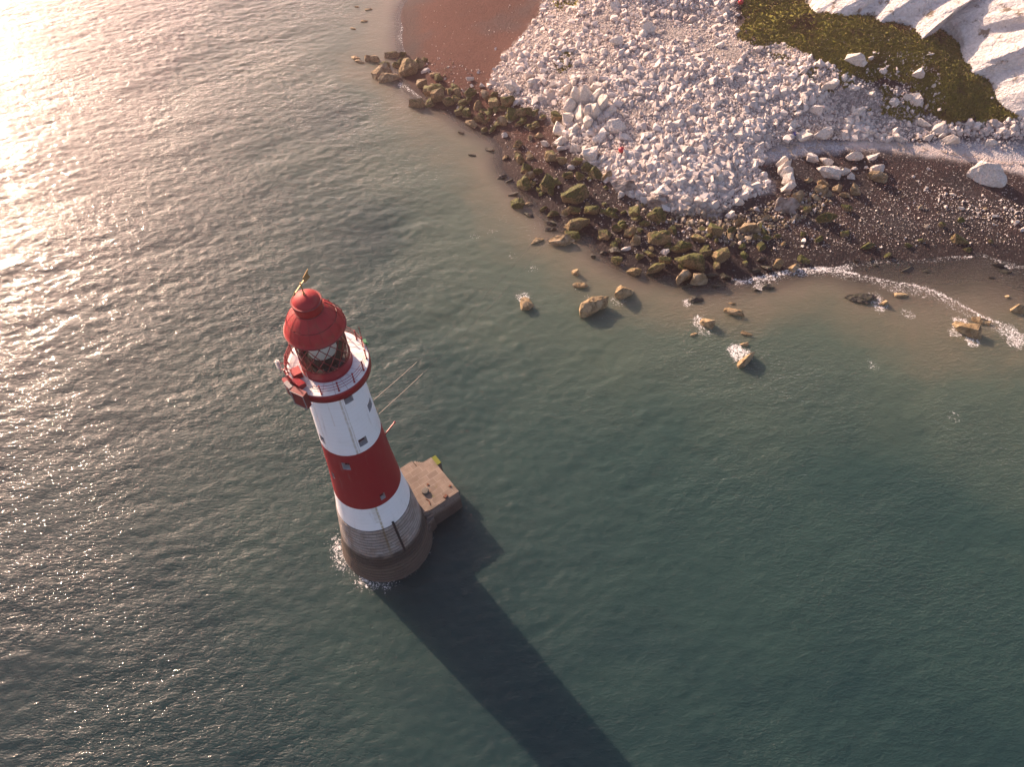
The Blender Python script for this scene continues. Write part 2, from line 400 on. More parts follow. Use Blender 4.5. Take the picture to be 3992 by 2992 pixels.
def rock_mat(name, kind):
    t = NT(name); p = t.pos(); g = t.n('NewGeometry'); nz = t.n('SeparateXYZ', {0: g.outputs['Normal']}).outputs[2]
    gen = t.n('SeparateXYZ', {0: t.n('TexCoord').outputs['Generated']}).outputs[2]
    rnd = t.n('ObjectInfo').outputs['Random']
    n1 = t.noise(p, 1.1, 6, .6); n2 = t.noise(p, 4.5, 5, .65); n3 = t.noise(p, .55, 3)
    ochre = t.mix(t.ss(.35, .65, n2), (.11, .075, .032), (.27, .19, .09))
    chalk = t.mix(t.ss(.3, .6, n2), (.38, .335, .295), (.68, .62, .565))
    chalk = t.mix(t.math('MULTIPLY', rnd, .35), chalk, (.55, .47, .36))
    moss = t.mix(t.ss(.35, .65, n2), (.012, .015, .003), (.100, .108, .009))
    moss = t.mix(t.math('MULTIPLY', t.ss(.5, .75, n3), .5), moss, (.05, .034, .010))
    if kind == 'chalk':
        c = t.mix(t.math('MULTIPLY', t.ss(.55, .8, n1), .5), chalk, (.38, .34, .29))
    elif kind == 'tan':
        c = t.mix(t.ss(.4, .7, n1), ochre, (.36, .28, .18))
    elif kind == 'grey':
        c = t.mix(t.ss(.35, .65, n1), (.13, .10, .08), (.34, .30, .27))
        c = t.mix(t.ss(.3, .1, gen), c, moss)
    elif kind == 'foot':    # chalk with an ochre, weedy foot
        c = t.mix(t.ss(.5, .2, t.math('ADD', gen, t.math('MULTIPLY', t.math('SUBTRACT', n1, .5), .5))), chalk, t.mix(t.ss(.4, .6, n2), ochre, moss))
    elif kind == 'dark':
        c = t.mix(t.ss(.4, .7, n1), (.014, .013, .009), (.035, .036, .012))
        c = t.mix(t.math('MULTIPLY', t.ss(.62, .8, n2), .5), c, ochre)
    elif kind == 'reef':    # ochre rock awash, darker towards the water line
        c = t.mix(t.ss(.4, .65, n1), ochre, (.36, .27, .15))
        c = t.mix(t.ss(.40, .2, t.math('ADD', gen, t.math('MULTIPLY', t.math('SUBTRACT', n2, .5), .3))), c, (.05, .04, .02))
    else:
        thr = {'moss': .12, 'half': .45}[kind]
        m = t.math('ADD', t.math('MULTIPLY', nz, .55), t.math('ADD', t.math('MULTIPLY', n1, 1.1), t.math('MULTIPLY', rnd, .25)))
        c = t.mix(t.ss(thr+.5, thr+.72, m), ochre, moss)
        c = t.mix(t.math('MULTIPLY', t.ss(.34, .16, t.math('ADD', gen, t.math('MULTIPLY', t.math('SUBTRACT', n2, .5), .35))), t.ss(.25, .6, rnd)), c, (.44, .40, .32))
    h = t.math('ADD', n2, t.math('MULTIPLY', n1, 1.2))
    return t.finish(c, .8 if kind not in ('dark',) else .5, t.bump(h, .16, .8))
for k in ('chalk', 'tan', 'grey', 'foot', 'dark', 'reef', 'moss', 'half'): M['rock_'+k] = rock_mat('rock_'+k, k)

KIND = {'m': ('moss', 'mossy_boulder', 'mossy boulder', 'green mossy boulders on the lower shore'), 'h': ('half', 'mossy_boulder', 'mossy boulder', 'green mossy boulders on the lower shore'),
        'o': ('tan', 'ochre_rock', 'ochre rock', 'ochre rocks along the tide line'), 'r': ('reef', 'reef_rock', 'reef rock', 'ochre rocks awash in the sea'),
        'd': ('dark', 'weedy_rock', 'weedy rock', 'dark weed covered rocks'), 'c': ('chalk', 'chalk_boulder', 'chalk boulder', 'white chalk boulders'),
        'g': ('grey', 'stained_boulder', 'stained boulder', 'brown stained boulders'), 'f': ('foot', 'chalk_boulder', 'chalk boulder', 'white chalk boulders')}
ADJ = {'m': 'green mossy boulder', 'h': 'half mossy ochre boulder', 'o': 'bare ochre rock', 'r': 'ochre rock awash', 'd': 'dark weedy rock', 'c': 'white chalk boulder', 'g': 'brown stained boulder', 'f': 'chalk boulder with ochre foot'}
#  kind, px, py, width px, height px, label or None
ROCKS = [
 ('r',1391,25,15,10,None),('r',1437,35,26,12,None),('r',1420,81,26,13,None),('r',1376,109,24,9,None),
 ('r',1382,224,38,20,'pointed ochre rock at the seaward tip of the mossy point'),('r',1401,240,40,16,None),('o',1440,226,34,42,'upright ochre block beside its twin on the mossy point'),('o',1464,232,34,40,'blunt ochre block leaning on its upright twin'),
 ('h',1530,215,56,32,None),('m',1570,216,28,24,None),
 ('o',1495,285,80,70,'largest bare ochre boulder on the mossy point, beside its slab'),('o',1518,306,80,40,'long ochre slab lying against the largest ochre boulder'),('h',1590,278,62,76,'tall ochre boulder with green crest on the point'),('m',1500,252,42,28,None),('m',1546,254,34,30,None),('m',1570,250,36,34,None),('h',1631,254,46,42,None),('m',1655,238,30,22,None),
 ('c',1661,277,34,18,None),('o',1695,296,40,28,None),('m',1712,310,30,34,None),('o',1644,334,40,36,None),('h',1673,360,42,56,'tall ochre and green rock facing the foam pool'),('h',1627,406,58,50,'blocky brown rock standing in the sea below the foam pool'),('m',1678,407,34,36,None),('h',1711,386,48,58,None),('m',1749,400,46,40,None),('m',1707,346,60,26,None),
 ('h',1785,366,32,36,None),('m',1834,368,44,38,None),('o',1893,376,32,42,None),('m',1926,376,34,36,None),('m',1804,405,34,28,None),('m',1826,396,28,28,None),('h',1861,416,34,44,None),('h',1927,412,46,44,None),('m',1982,402,54,54,'large green boulder under the pale block at the rubble edge'),
 ('m',1790,443,30,30,None),('m',1821,447,32,36,None),('o',1838,485,48,34,None),('m',1865,468,44,38,None),('o',1960,479,36,40,None),('m',1998,456,56,52,None),('m',2032,446,44,40,None),('m',2062,440,34,34,None),('m',2022,484,34,30,None),('m',2076,500,26,22,None),
 ('d',1796,517,24,18,None),('m',1889,511,26,24,None),('m',1918,508,34,26,None),('d',1910,584,34,26,None),('d',1842,604,28,13,None),
 ('c',1832,312,28,20,None),('c',1840,336,18,14,None),('c',1880,337,22,20,None),
 ('c',1996,348,54,52,'pale pinkish pyramid boulder at the left rubble edge'),
 ('h',2170,463,44,58,'ochre and green boulder against the cracked outcrop'),('f',2176,507,44,74,'tall leaning boulder with mossy foot below the cracked outcrop'),('f',2186,558,50,48,'squat chalk boulder with ochre base at the rubble toe'),
 ('h',2020,570,34,36,None),('o',2018,598,26,18,None),('h',2026,626,40,44,None),('o',1970,614,18,30,None),('o',2067,612,28,30,None),('c',1967,530,22,22,None),('o',2067,538,18,26,None),('o',2100,534,36,24,None),('c',2126,563,36,26,None),('c',2193,580,44,18,None),('c',2244,580,34,32,None),
 ('f',2295,606,56,76,'chalk pillar leaning on the mossy rocks below the rubble'),('m',2248,634,56,38,None),('m',2290,660,44,42,None),('m',2326,684,52,48,None),('o',2364,690,36,44,None),
 ('h',2143,622,36,60,None),('h',2187,632,44,34,None),('c',2225,655,26,20,None),('m',2052,660,40,40,None),('o',2062,690,40,40,None),('m',2096,672,36,30,None),
 ('m',2043,722,52,56,'green dome shaped boulder at the water edge'),('m',2136,716,56,84,'tall two lobed green boulder on the brown shingle'),('m',2212,688,38,34,None),('m',2262,690,34,40,None),
 ('d',1957,690,36,26,None),('d',1986,706,30,20,None),
 ('m',2240,768,98,90,'largest green mossy boulder, ochre below, on the dark shingle'),
 ('g',2430,735,86,64,'grey brown boulder at the rubble toe above the green rocks'),('c',2396,503,78,54,'broad grey chalk slab lying in the middle of the rubble'),
 ('c',2379,436,36,52,'upright chalk slab at the right end of the cracked outcrop'),('c',2438,541,54,28,'flat pale slab just above the lower red float'),
 ('c',2275,364,52,48,'square cut chalk block in the upper rubble'),('c',2323,345,36,44,'rounded chalk block beside the square cut block'),('c',2340,371,28,38,'narrow tilted slab beside the square cut block'),
 ('g',2560,790,74,52,'brown split boulder under the white rubble toe'),('m',2556,845,68,60,'round green boulder below the brown split boulder'),
 ('d',1999,756,38,26,None),('m',2016,794,44,62,None),('o',2062,794,30,16,None),('d',2062,838,42,20,None),('m',2118,816,32,18,None),('m',2155,838,42,26,None),('d',2143,868,48,26,None),('d',2147,895,46,20,None),
 ('h',2210,828,44,40,None),('m',2307,828,54,46,None),('m',2374,820,26,38,None),('m',2396,844,30,26,None),('m',2430,830,24,20,None),('m',2470,832,46,54,None),
 ('h',2252,880,86,58,'wedge shaped mossy boulder behind the ochre pair'),('o',2186,940,96,52,'large bare ochre boulder at the edge of the shallows'),('m',2232,920,60,46,'green topped half of the ochre pair in the shallows'),('r',2094,936,54,24,'flat ochre rock in the shallows under the two wires'),
 ('h',2356,916,46,64,'upright ochre block with a flat green top'),('m',2404,894,38,34,None),('h',2457,914,50,52,None),('o',2480,942,38,46,None),('h',2570,929,84,74,'big slanting slab with one bright green face'),('m',2512,874,40,24,None),('h',2717,934,56,42,None),('m',2786,908,52,52,None),
 ('m',2649,968,78,58,'dark green ridged boulder beside the big slanting slab'),('d',2396,980,44,34,None),('d',2354,986,28,18,None),('c',2438,972,38,18,'flat white slab on the dark shingle among green rocks'),('c',2590,984,30,26,None),('m',2532,992,44,26,None),
 ('m',2686,1026,108,82,'big flat sided boulder patched with moss by the sea'),('h',2554,1050,66,58,None),('m',2592,1021,48,34,None),('h',2472,1060,54,46,None),('m',2402,1021,40,38,None),('d',2312,1000,20,26,None),
 ('h',2805,1004,60,60,'pale ochre boulder with a white rim on wet shingle'),('h',2754,992,44,34,None),('o',2660,1086,64,56,'pale ochre boulder, left one of the pair in the swash'),('o',2723,1098,64,48,'pale ochre boulder, right one of the pair in the swash'),('d',2674,1115,46,34,None),
 ('r',2245,1062,30,42,'small pointed ochre rock standing alone in the shallows'),('r',2264,1113,58,28,'low flat ochre rock in the shallows'),('r',2428,1137,70,82,'tall ochre rock rising from the sea off the shingle'),('r',2312,1200,118,78,'broad triangular rock half sunk in the green sea'),('r',2054,1180,46,74,'upright ochre rock with foam in open water'),
 ('d',2710,1168,64,38,'dark wet rock with a foam rim in the sea'),('r',2862,1218,72,36,'low triangular reef rock with pale edges in the sea'),('r',2855,1183,24,16,None),('r',2756,1262,48,46,'knobbly ochre rock with spray in the sea'),
 ('d',2773,1074,46,28,None),('d',2826,1080,42,30,None),('d',2792,1115,36,22,None),
 ('r',2705,1303,30,20,None),('r',2911,1300,42,28,None),('r',2901,1340,30,24,None),('r',2907,1405,78,58,'reef rock with white water breaking over its left side'),
 ('m',2899,994,28,24,None),('d',2994,1120,52,28,None),('d',2948,1129,36,20,None),('o',3096,1050,42,36,None),('h',3033,1032,38,44,None),('m',3131,1018,46,30,None),('d',2943,1058,40,24,None),('d',2985,1046,44,26,None),('d',2966,1010,34,26,None),
 ('c',3839,687,126,84,'huge white boulder alone on the dark shingle'),
 ('c',3164,624,46,42,None),('c',3220,634,50,26,None),('c',3329,614,66,42,'broad white boulder nearest the berm crest'),('c',3402,614,46,22,None),('c',3226,676,92,58,'largest white slab of the cluster below the berm'),('c',3293,675,36,34,None),('c',3318,690,28,28,None),('c',3418,666,54,42,None),('o',3413,697,64,44,'tan boulder leaning on a white one below the berm'),('c',3330,660,24,14,None),('c',3376,656,16,16,None),
 ('o',3193,744,48,46,None),('o',3331,746,46,50,None),('o',3152,706,38,18,None),('o',3208,716,44,24,None),('o',3262,740,34,30,None),('o',3290,764,38,20,None),('o',3176,772,40,22,None),('g',3063,804,80,62,'brown rounded boulder under the broken chalk pillar'),('o',3104,778,50,42,None),
 ('m',3215,856,72,44,'bright green lone boulder on the dark shingle'),('h',3144,822,30,30,None),('m',3296,818,42,28,None),('o',2911,896,54,44,None),('o',2944,898,36,40,None),('o',2880,870,40,34,None),('m',2850,900,36,30,None),('o',2985,850,34,26,None),('m',2950,926,34,26,None),('m',3030,925,26,20,None),
 ('d',3356,1165,106,30,'long dark reef rock awash in shallow water'),('r',3443,1182,40,34,None),('r',3513,1149,48,20,None),('r',3768,1287,98,60,'brown reef rock ringed by white foam'),('r',3823,1255,62,26,None),('r',3969,1206,58,50,'tan boulder in the sandy shallows at the frame edge'),('r',3928,1154,18,20,None),
 ('d',3535,1054,52,22,None),('d',3890,1035,44,26,None),('d',3918,1062,44,18,None),('d',3866,1082,26,12,None),('d',3612,1060,34,9,None),('d',3395,1010,20,14,None),('d',3415,1038,20,16,None),('d',3340,1018,22,16,None),('d',3370,1050,18,12,None),
 ('m',3540,960,32,20,None),('m',3740,940,60,40,None),('m',3770,975,30,24,None),('m',3670,880,24,24,None),('m',3745,862,24,26,None),('m',3862,945,22,20,None),('m',3590,940,24,20,None),('m',3380,960,60,26,None),('m',3460,998,30,22,None),('m',3290,915,30,24,None),('m',3190,935,34,24,None),('m',3130,915,26,24,None),
 ('c',3335,238,80,52,'large rounded white boulder bedded in the turf'),('c',3392,231,26,18,None),('c',3344,443,52,40,'squarish tilted block in the right hand rubble'),('c',3179,431,46,42,None),('c',3704,550,56,50,'white pyramid boulder beside the grey path'),('c',3389,521,46,36,None),('c',3202,530,62,46,None),('c',3579,294,48,46,'craggy white lump in the dark turf'),('c',3571,392,56,40,None),('c',3656,505,44,42,None),('c',3503,544,56,30,None),('c',3228,342,56,44,None),('c',3641,337,18,18,'small round white stone alone in the turf'),('c',3863,561,42,24,None),('c',3670,530,30,22,None),('c',3615,540,36,26,None),('c',3445,280,34,22,None),('c',3440,535,34,26,None),('c',3535,380,30,26,None),('c',3864,385,14,12,'tiny white stone high in the cliff foot turf'),
 ('c',3623,214,30,14,None),('c',3090,490,40,34,None),('c',2060,300,38,32,None),('c',2035,230,36,36,None),('c',2210,350,32,40,None),('c',2110,385,28,34,None),('c',2075,330,36,32,None),('c',2400,30,42,40,None),('c',2280,235,34,44,None),('c',2250,250,34,28,None),('c',2400,170,52,40,None),('c',2530,120,56,46,'pale domed boulder below the shadowed hollow'),('c',2320,330,26,26,None),
 ('c',2708,420,34,24,None),('c',2680,585,52,36,None),('c',2720,588,48,34,None),('c',2668,635,30,26,None),('c',2650,720,38,48,None),('c',2674,780,52,38,'kite shaped pale slab near the rubble tip'),('c',2470,700,46,28,None),('c',2560,765,52,30,None),('c',2240,510,36,38,None),('c',2330,545,44,30,None),('c',2420,760,26,34,None),('c',2800,700,34,34,None),('c',2845,840,34,30,None),('c',2905,720,44,34,None),('c',2875,790,40,30,None),
 ('c',3745,815,22,14,None),('c',3880,845,26,16,None),('c',3710,760,20,14,None),('c',3960,870,24,20,None),('c',3985,895,26,24,None),('c',3610,735,16,12,None),('c',3620,660,16,9,None),('c',3960,830,16,10,None),('c',3560,690,12,10,None),
]
LAND = [('the lower red float', 2421, 598), ('the cracked outcrop', 2270, 440), ('the square cut chalk block', 2275, 364), ('the largest green boulder', 2240, 768), ('the grey brown boulder', 2430, 735),
        ('the broken chalk pillar', 3057, 695), ('the huge white boulder', 3839, 687), ('the flat sided mossy boulder', 2686, 1026), ('the half sunk triangular rock', 2312, 1200), ('the foam ringed reef rock', 3768, 1287),
        ('the pyramid boulder by the path', 3704, 550), ('the boulder bedded in turf', 3335, 238), ('the bright green lone boulder', 3215, 856), ('the largest bare ochre boulder', 1495, 285), ('the pinkish pyramid boulder', 1996, 348), ('the big slanting slab', 2570, 929), ('the long dark reef rock', 3356, 1165), ('the upper red float', 2885, 21)]
ORD = ['nearest', 'second', 'third', 'fourth', 'fifth', 'sixth', 'seventh', 'eighth', 'ninth', 'tenth', 'eleventh', 'twelfth', 'thirteenth', 'fourteenth', 'fifteenth', 'sixteenth', 'seventeenth', 'eighteenth', 'nineteenth', 'twentieth']
def side(dx, dy):
    if abs(dx) >= abs(dy): return 'to the right of' if dx > 0 else 'to the left of'
    return 'below' if dy > 0 else 'above'
def rel_label(i):
    k, x, y = ROCKS[i][:3]; best = None
    for nm, a, b in LAND:
        d = math.hypot(x-a, y-b)
        if d < 6: continue
        s_ = side(x-a, y-b)
        rank = sum(1 for q in ROCKS if q[0] == k and side(q[1]-a, q[2]-b) == s_ and math.hypot(q[1]-a, q[2]-b) < d-1e-6 and math.hypot(q[1]-a, q[2]-b) > 6)
        c = d*(1+.5*rank)
        if rank < len(ORD) and (best is None or c < best[0]): best = (c, f"{ADJ[k]}, {ORD[rank]} one {s_} {nm}")
    return best[1]

FOAM = []     # (x, y, radius, strength) of white water round rocks
def add_rock(i, k, px, py, w, h, label):
    mat, name, cat, grp = KIND[k]
    p = ground(px, py+h*.12); sea = p[2] < -.12
    if sea: p = at(px, py+h*.1, .05)
    s_ = depth_of(p)/F; Wm = w*s_*1.1; Hm = h*s_*1.1
    if k == 'c' and w < 30: Hm *= 1.0
    hz = max(.35, min(Hm*.85, Wm*.95)); dy = max(.4*Wm, (Hm-hz*.55)*1.15); dy = min(dy, Wm*1.3)
    big = w > 60
    if k == 'd' or (k == 'r' and h < 30): hz = min(hz, Hm*.6, 1.4)
    bm = rock_bm(100+i*13, (Wm*1.06, dy, hz*1.35), 3 if big else (2 if w > 24 else 1), 24 if big else 17, .075)
    rz = random.uniform(-.5, .5)
    bmesh.ops.rotate(bm, verts=bm.verts, cent=(0, 0, 0), matrix=Matrix.Rotation(rz, 3, 'Z') @ Matrix.Rotation(random.uniform(-.3, .3), 3, 'X'))
    mn = min(v.co.z for v in bm.verts); zz = hz*.30
    for v in bm.verts: v.co.z -= mn
    o = bm_obj(name, bm, M['rock_'+mat])
    base = float(height(p[0], p[1]))
    if sea:
        top = min(hz*.75, 2.2)
        if k == 'd': top = min(top, .5)
        o.scale.z = 1.0
        o.location = (p[0], p[1], top-hz*1.35)
    else: o.location = (p[0], p[1], base-hz*.38)
    tag(o, label or rel_label(i), cat, grp)
    if sea or base < .15: FOAM.append((p[0], p[1], Wm*.42, .36 if k in 'rd' and w > 28 else .2))
    return o
for i, q in enumerate(ROCKS): add_rock(i, *q)

def block_group(name, label, cat, parts, mat, grp):
    """one outcrop of fitted blocks: (px, py, w, h, height) merged into a single mesh"""
    c = None; bm = bmesh.new()
    for j, (px, py, w, h, zz) in enumerate(parts):
        p = ground(px, py); s_ = depth_of(p)/F
        if c is None: c = p
        b = rock_bm(900+j*7+len(parts)*31, (w*s_*1.12, h*s_*1.25, zz*1.3), 2, 20, .03)
        bmesh.ops.translate(b, verts=b.verts, vec=Vector((p[0]-c[0], p[1]-c[1], p[2]-c[2]+zz*.30)))
        me = bpy.data.meshes.new('tmp'); b.to_mesh(me); b.free(); bm.from_mesh(me); bpy.data.meshes.remove(me)
    o = bm_obj(name, bm, mat); o.location = c; return tag(o, label, cat, grp)
block_group('chalk_outcrop', 'wide cracked outcrop of pale chalk blocks at the left of the rubble', 'chalk outcrop',
  [(2222, 440, 52, 46, 3.2), (2250, 418, 56, 40, 3.8), (2285, 408, 52, 40, 4.0), (2318, 412, 48, 40, 3.8), (2345, 430, 44, 40, 3.2), (2256, 470, 46, 54, 2.8), (2290, 460, 46, 40, 2.8), (2322, 452, 42, 44, 2.8), (2292, 494, 40, 36, 2.2), (2212, 480, 40, 38, 2.2)], M['rock_chalk'], 'chalk outcrops')
block_group('chalk_outcrop', 'broken chalk pillar of stacked blocks at the right rubble toe', 'chalk outcrop',
  [(3045, 655, 42, 26, 2.6), (3052, 672, 46, 24, 2.6), (3062, 692, 46, 28, 2.4), (3070, 716, 44, 30, 2.2), (3068, 742, 46, 30, 2.0)], M['rock_chalk'], 'chalk outcrops')

# generic boulders of the slide, copies of a few shapes
RUB = [(2130, 10), (2080, 100), (1990, 190), (1935, 262), (1905, 335), (2000, 395), (2110, 445), (2200, 500), (2240, 590), (2330, 660), (2440, 730), (2560, 770), (2660, 810), (2780, 830), (2880, 780), (3010, 725), (2950, 650), (2990, 580), (3140, 545), (3340, 535), (3560, 520), (3640, 500), (3560, 420), (3420, 350), (3250, 270), (3100, 215), (2870, 215), (2560, 190), (2560, 10)]
def rand_in(poly):
    x0, x1 = min(p[0] for p in poly), max(p[0] for p in poly); y0, y1 = min(p[1] for p in poly), max(p[1] for p in poly)
    while True:
        x, y = random.uniform(x0, x1), random.uniform(y0, y1)
        if inside(np.array([x]), np.array([y]), poly)[0]: return x, y
protos = []
for j in range(14):
    o = bm_obj('chalk_boulder', rock_bm(5000+j, (1, .85+.3*random.random(), .75+.25*random.random()), 2, 18, .05), M['rock_chalk']); protos.append(o)
for j in range(130):
    px, py = rand_in(RUB); p = ground(px, py)
    o = protos[j] if j < len(protos) else protos[j % len(protos)].copy()
    if j >= len(protos): COL.objects.link(o)
    s_ = (.75+random.random()**2.5*1.5)*(1.1 if py > 480 else .9)
    o.scale = (s_*random.uniform(.9, 1.3), s_*random.uniform(.75, 1.1), s_*random.uniform(.6, 1)); o.location = (p[0], p[1], p[2]+s_*.12)
    o.rotation_euler = (random.uniform(-.7, .7), random.uniform(-.7, .7), random.uniform(0, 6.28))
    tag(o, 'white chalk boulder lying loose among the smaller stones of the rockfall', 'chalk boulder', 'loose boulders of the rockfall')

mp_ = [bm_obj('mossy_boulder', rock_bm(6000+j, (1.1, .9, .9), 2, 18, .06), M['rock_moss' if j % 3 else 'rock_half']) for j in range(9)]
BELT = [(1700, 330), (1800, 345), (1960, 380), (2010, 440), (2090, 440), (2160, 470), (2160, 520), (2000, 520), (1880, 490), (1770, 430)]
BELT2 = [(2230, 640), (2340, 690), (2450, 780), (2600, 830), (2760, 860), (2950, 880), (3060, 960), (3010, 1030), (2830, 1060), (2700, 1060), (2500, 1030), (2360, 960), (2250, 880), (2080, 760), (2050, 680)]
for j in range(80):
    px, py = rand_in(BELT if j < 26 else BELT2); p = ground(px, py)
    o = mp_[j] if j < len(mp_) else mp_[j % len(mp_)].copy()
    if j >= len(mp_): COL.objects.link(o)
    s_ = random.uniform(.8, 1.5); o.scale = (s_*1.1, s_, s_*.9); o.location = (p[0], p[1], p[2]+s_*.16); o.rotation_euler = (random.uniform(-.5, .5), random.uniform(-.5, .5), random.uniform(0, 6.28))
    tag(o, 'small green mossy boulder packed among larger ones below the white rubble', 'mossy boulder', 'small mossy boulders below the rubble')

# ---------------------------------------------------------------- loose rubble, beach stones, turf: uncountable
def scatter(name, items, mat, npts=11, nproto=40, seed=1):
    """items: (x, y, z, size, tint, stain)"""
    V = []; Fc = []; A1 = []; A2 = []; pr = []
    for j in range(nproto):
        bm = hull(npts+(j % 4), seed*1000+j); bmesh.ops.triangulate(bm, faces=bm.faces); bm.verts.index_update()
        pr.append((np.array([v.co for v in bm.verts]), np.array([[v.index for v in f.verts] for f in bm.faces]))); bm.free()
    r = np.random.default_rng(seed); off = 0
    for (x, y, z, s_, t1, t2) in items:
        v, f = pr[r.integers(nproto)]
        q = r.normal(size=4); q /= np.linalg.norm(q); a, b, c, d = q
        Rm = np.array([[1-2*(c*c+d*d), 2*(b*c-a*d), 2*(b*d+a*c)], [2*(b*c+a*d), 1-2*(b*b+d*d), 2*(c*d-a*b)], [2*(b*d-a*c), 2*(c*d+a*b), 1-2*(b*b+c*c)]])
        sc = s_*np.array([r.uniform(.85, 1.3), r.uniform(.8, 1.1), r.uniform(.7, 1.0)])*1.1
        V.append((v*sc)@Rm.T+np.array([x, y, z])); Fc.append(f+off); off += len(v)
        A1.append(np.full(len(v), t1)); A2.append(np.full(len(v), t2))
    return np_mesh(name, np.concatenate(V), np.concatenate(Fc), mat, dict(tint=np.concatenate(A1), stain=np.concatenate(A2)), False, 'stuff')

def rubble_mat():
    t = NT('loose_chalk'); p = t.pos(); n1 = t.noise(p, 5, 5, .65); n2 = t.noise(p, .25, 3)
    c = t.mix(t.attr('tint').outputs['Fac'], (.30, .255, .23), (.66, .59, .535))
    c = t.mix(t.math('MULTIPLY', t.ss(.5, .75, n1), .4), c, (.42, .37, .31))
    c = t.mix(t.attr('stain').outputs['Fac'], c, t.mix(t.ss(.4, .6, n1), (.055, .045, .012), (.22, .16, .075)))
    return t.finish(c, .85, t.bump(n1, .06, .7))
M['rubble'] = rubble_mat()
rx = np.random.default_rng(21)
def many(poly, n):
    x0, x1 = min(p[0] for p in poly), max(p[0] for p in poly); y0, y1 = min(p[1] for p in poly), max(p[1] for p in poly)
    x = rx.uniform(x0, x1, n); y = rx.uniform(y0, y1, n); k = inside(x, y, poly); return x[k], y[k]
items = []
px, py = many(CHALK, 84000); x, y, z = vground(px, py)
pwd = sdf(x, y, pw); gm = sdf(x, y, gw); gg = sdf(x, y, gx); cl = fbm(x*.16, y*.16, 6, 3)
for i in range(len(px)):
    if z[i] < .2 or gm[i] > 0: continue
    if gg[i] > -1 and rx.random() < .55: continue
    fine = float(np.clip((560-py[i])/500, 0, 1))
    if px[i] > 3560 and rx.random() < .6: continue
    if pwd[i] > .3: continue
    s_ = (.20+.15*(1-fine))*(.6+.9*cl[i])*(1+rx.pareto(2.3)*(.9 if cl[i] > .45 else .5)); s_ = min(s_, 1.7)
    if cl[i] < .33 and rx.random() < .55: continue
    st = float(np.clip((py[i]-790)/60, 0, 1)*(rx.random() < .8)) if px[i] > 2450 else 0
    items.append((x[i], y[i], z[i]+s_*.12, s_, rx.uniform(.25, 1), st*.9))
# toe of the slide: browner, weedy cobbles
TOE = [(2440, 780), (2600, 800), (2700, 840), (2850, 850), (2980, 790), (3100, 740), (3250, 760), (3200, 830), (3080, 870), (3000, 930), (2850, 960), (2700, 900), (2560, 860)]
px, py = many(TOE, 2600); x, y, z = vground(px, py)
for i in range(len(px)):
    s_ = .34*(1+rx.pareto(2.6)*.6); s_ = min(s_, 1.3); items.append((x[i], y[i], z[i]+s_*.1, s_, rx.random(), .55+.45*rx.random() if rx.random() < .85 else .1))
scatter('chalk_rubble', items, M['rubble'], 14, 48, 2)['label'] = 'mass of small loose chalk rubble covering the rockfall'
# scattered stones on the shingle and among the mossy rocks
items = []
for poly, n, smin, al, stn in (([(1960, 560), (2160, 520), (2250, 640), (2420, 760), (2650, 870), (2800, 960), (2700, 1050), (2450, 1000), (2250, 850), (2080, 740)], 420, .22, .5, .25),
                          ([(1650, 200), (1960, 300), (2010, 440), (1950, 520), (1800, 440), (1680, 330)], 200, .22, .5, .35),
                          ([(3250, 760), (3500, 720), (3992, 800), (3992, 960), (3500, 960), (3050, 1010), (2900, 940), (3100, 850)], 1500, .14, .35, .35),
                          ([(3560, 700), (3992, 800), (3992, 900), (3700, 850)], 260, .2, .5, .08),
                          ([(1640, 0), (2060, 0), (1950, 260), (1700, 260)], 70, .15, .3, .1),
                          ([(3400, 200), (3640, 200), (3700, 430), (3600, 470), (3440, 420), (3340, 330)], 600, .22, .5, 0),
                          ([(3150, 150), (3560, 110), (3560, 330), (3300, 300)], 150, .16, .4, 0),
                          ([(3480, 500), (3992, 520), (3992, 590), (3500, 560)], 330, .25, .6, 0)):
    px, py = many(poly, n*2); x, y, z = vground(px, py)
    for i in range(min(n, len(px))):
        s_ = smin*(1+rx.pareto(3)*al*2); s_ = min(s_, .9); items.append((x[i], y[i], z[i]+s_*.15, s_, rx.uniform(.5, 1), rx.random()**.5 if rx.random() < stn else 0))
scatter('pebbles', items, M['rubble'], 9, 30, 5)['label'] = 'white stones strewn over the dark shingle and turf'

def turf_mat():
    t = NT('turf_blades'); p = t.pos()
    c = t.mix(t.attr('tint').outputs['Fac'], (.060, .066, .009), (.27, .245, .032))
    c = t.mix(t.ss(.53, .66, t.noise(p, .22, 4)), c, (.095, .060, .022))
    return t.finish(c, .8)
V = []; Fq = []; A1 = []
def tufts(poly, n, smin=.16, smax=.42):
    px, py = many(poly, n); x, y, z = vground(px, py); d = fbm(x*.3, y*.3, 1, 3)
    for i in range(len(px)):
        if poly is not GRASS and d[i] < .5: continue
        s_ = rx.uniform(smin, smax); tnt = np.clip(.15+.9*d[i]*rx.uniform(.4, 1.2), 0, 1)
        for k in range(3):
            a = rx.uniform(0, 6.28); ca, sa = math.cos(a), math.sin(a); ln = rx.uniform(-.4, .4); w = s_*.55; o = len(V)
            V.extend([(x[i]-ca*w, y[i]-sa*w, z[i]-.06), (x[i]+ca*w, y[i]+sa*w, z[i]-.06), (x[i]+ca*w*.5-sa*ln*s_, y[i]+sa*w*.5+ca*ln*s_, z[i]+s_*.8), (x[i]-ca*w*.7-sa*ln*s_, y[i]-sa*w*.7+ca*ln*s_, z[i]+s_*.65)])
            Fq.append((o, o+1, o+2, o+3)); A1.extend([tnt]*4)
tufts(GRASS, 36000)
tufts([(3180, 200), (3330, 290), (3440, 290), (3560, 400), (3650, 470), (3560, 480), (3340, 420), (3180, 330)], 5000)
tufts([(2115, -40), (2310, -40), (2290, 15), (2180, 45), (2120, 30)], 700)
tufts([(2150, 170), (2230, 190), (2240, 270), (2180, 290), (2150, 230)], 600)
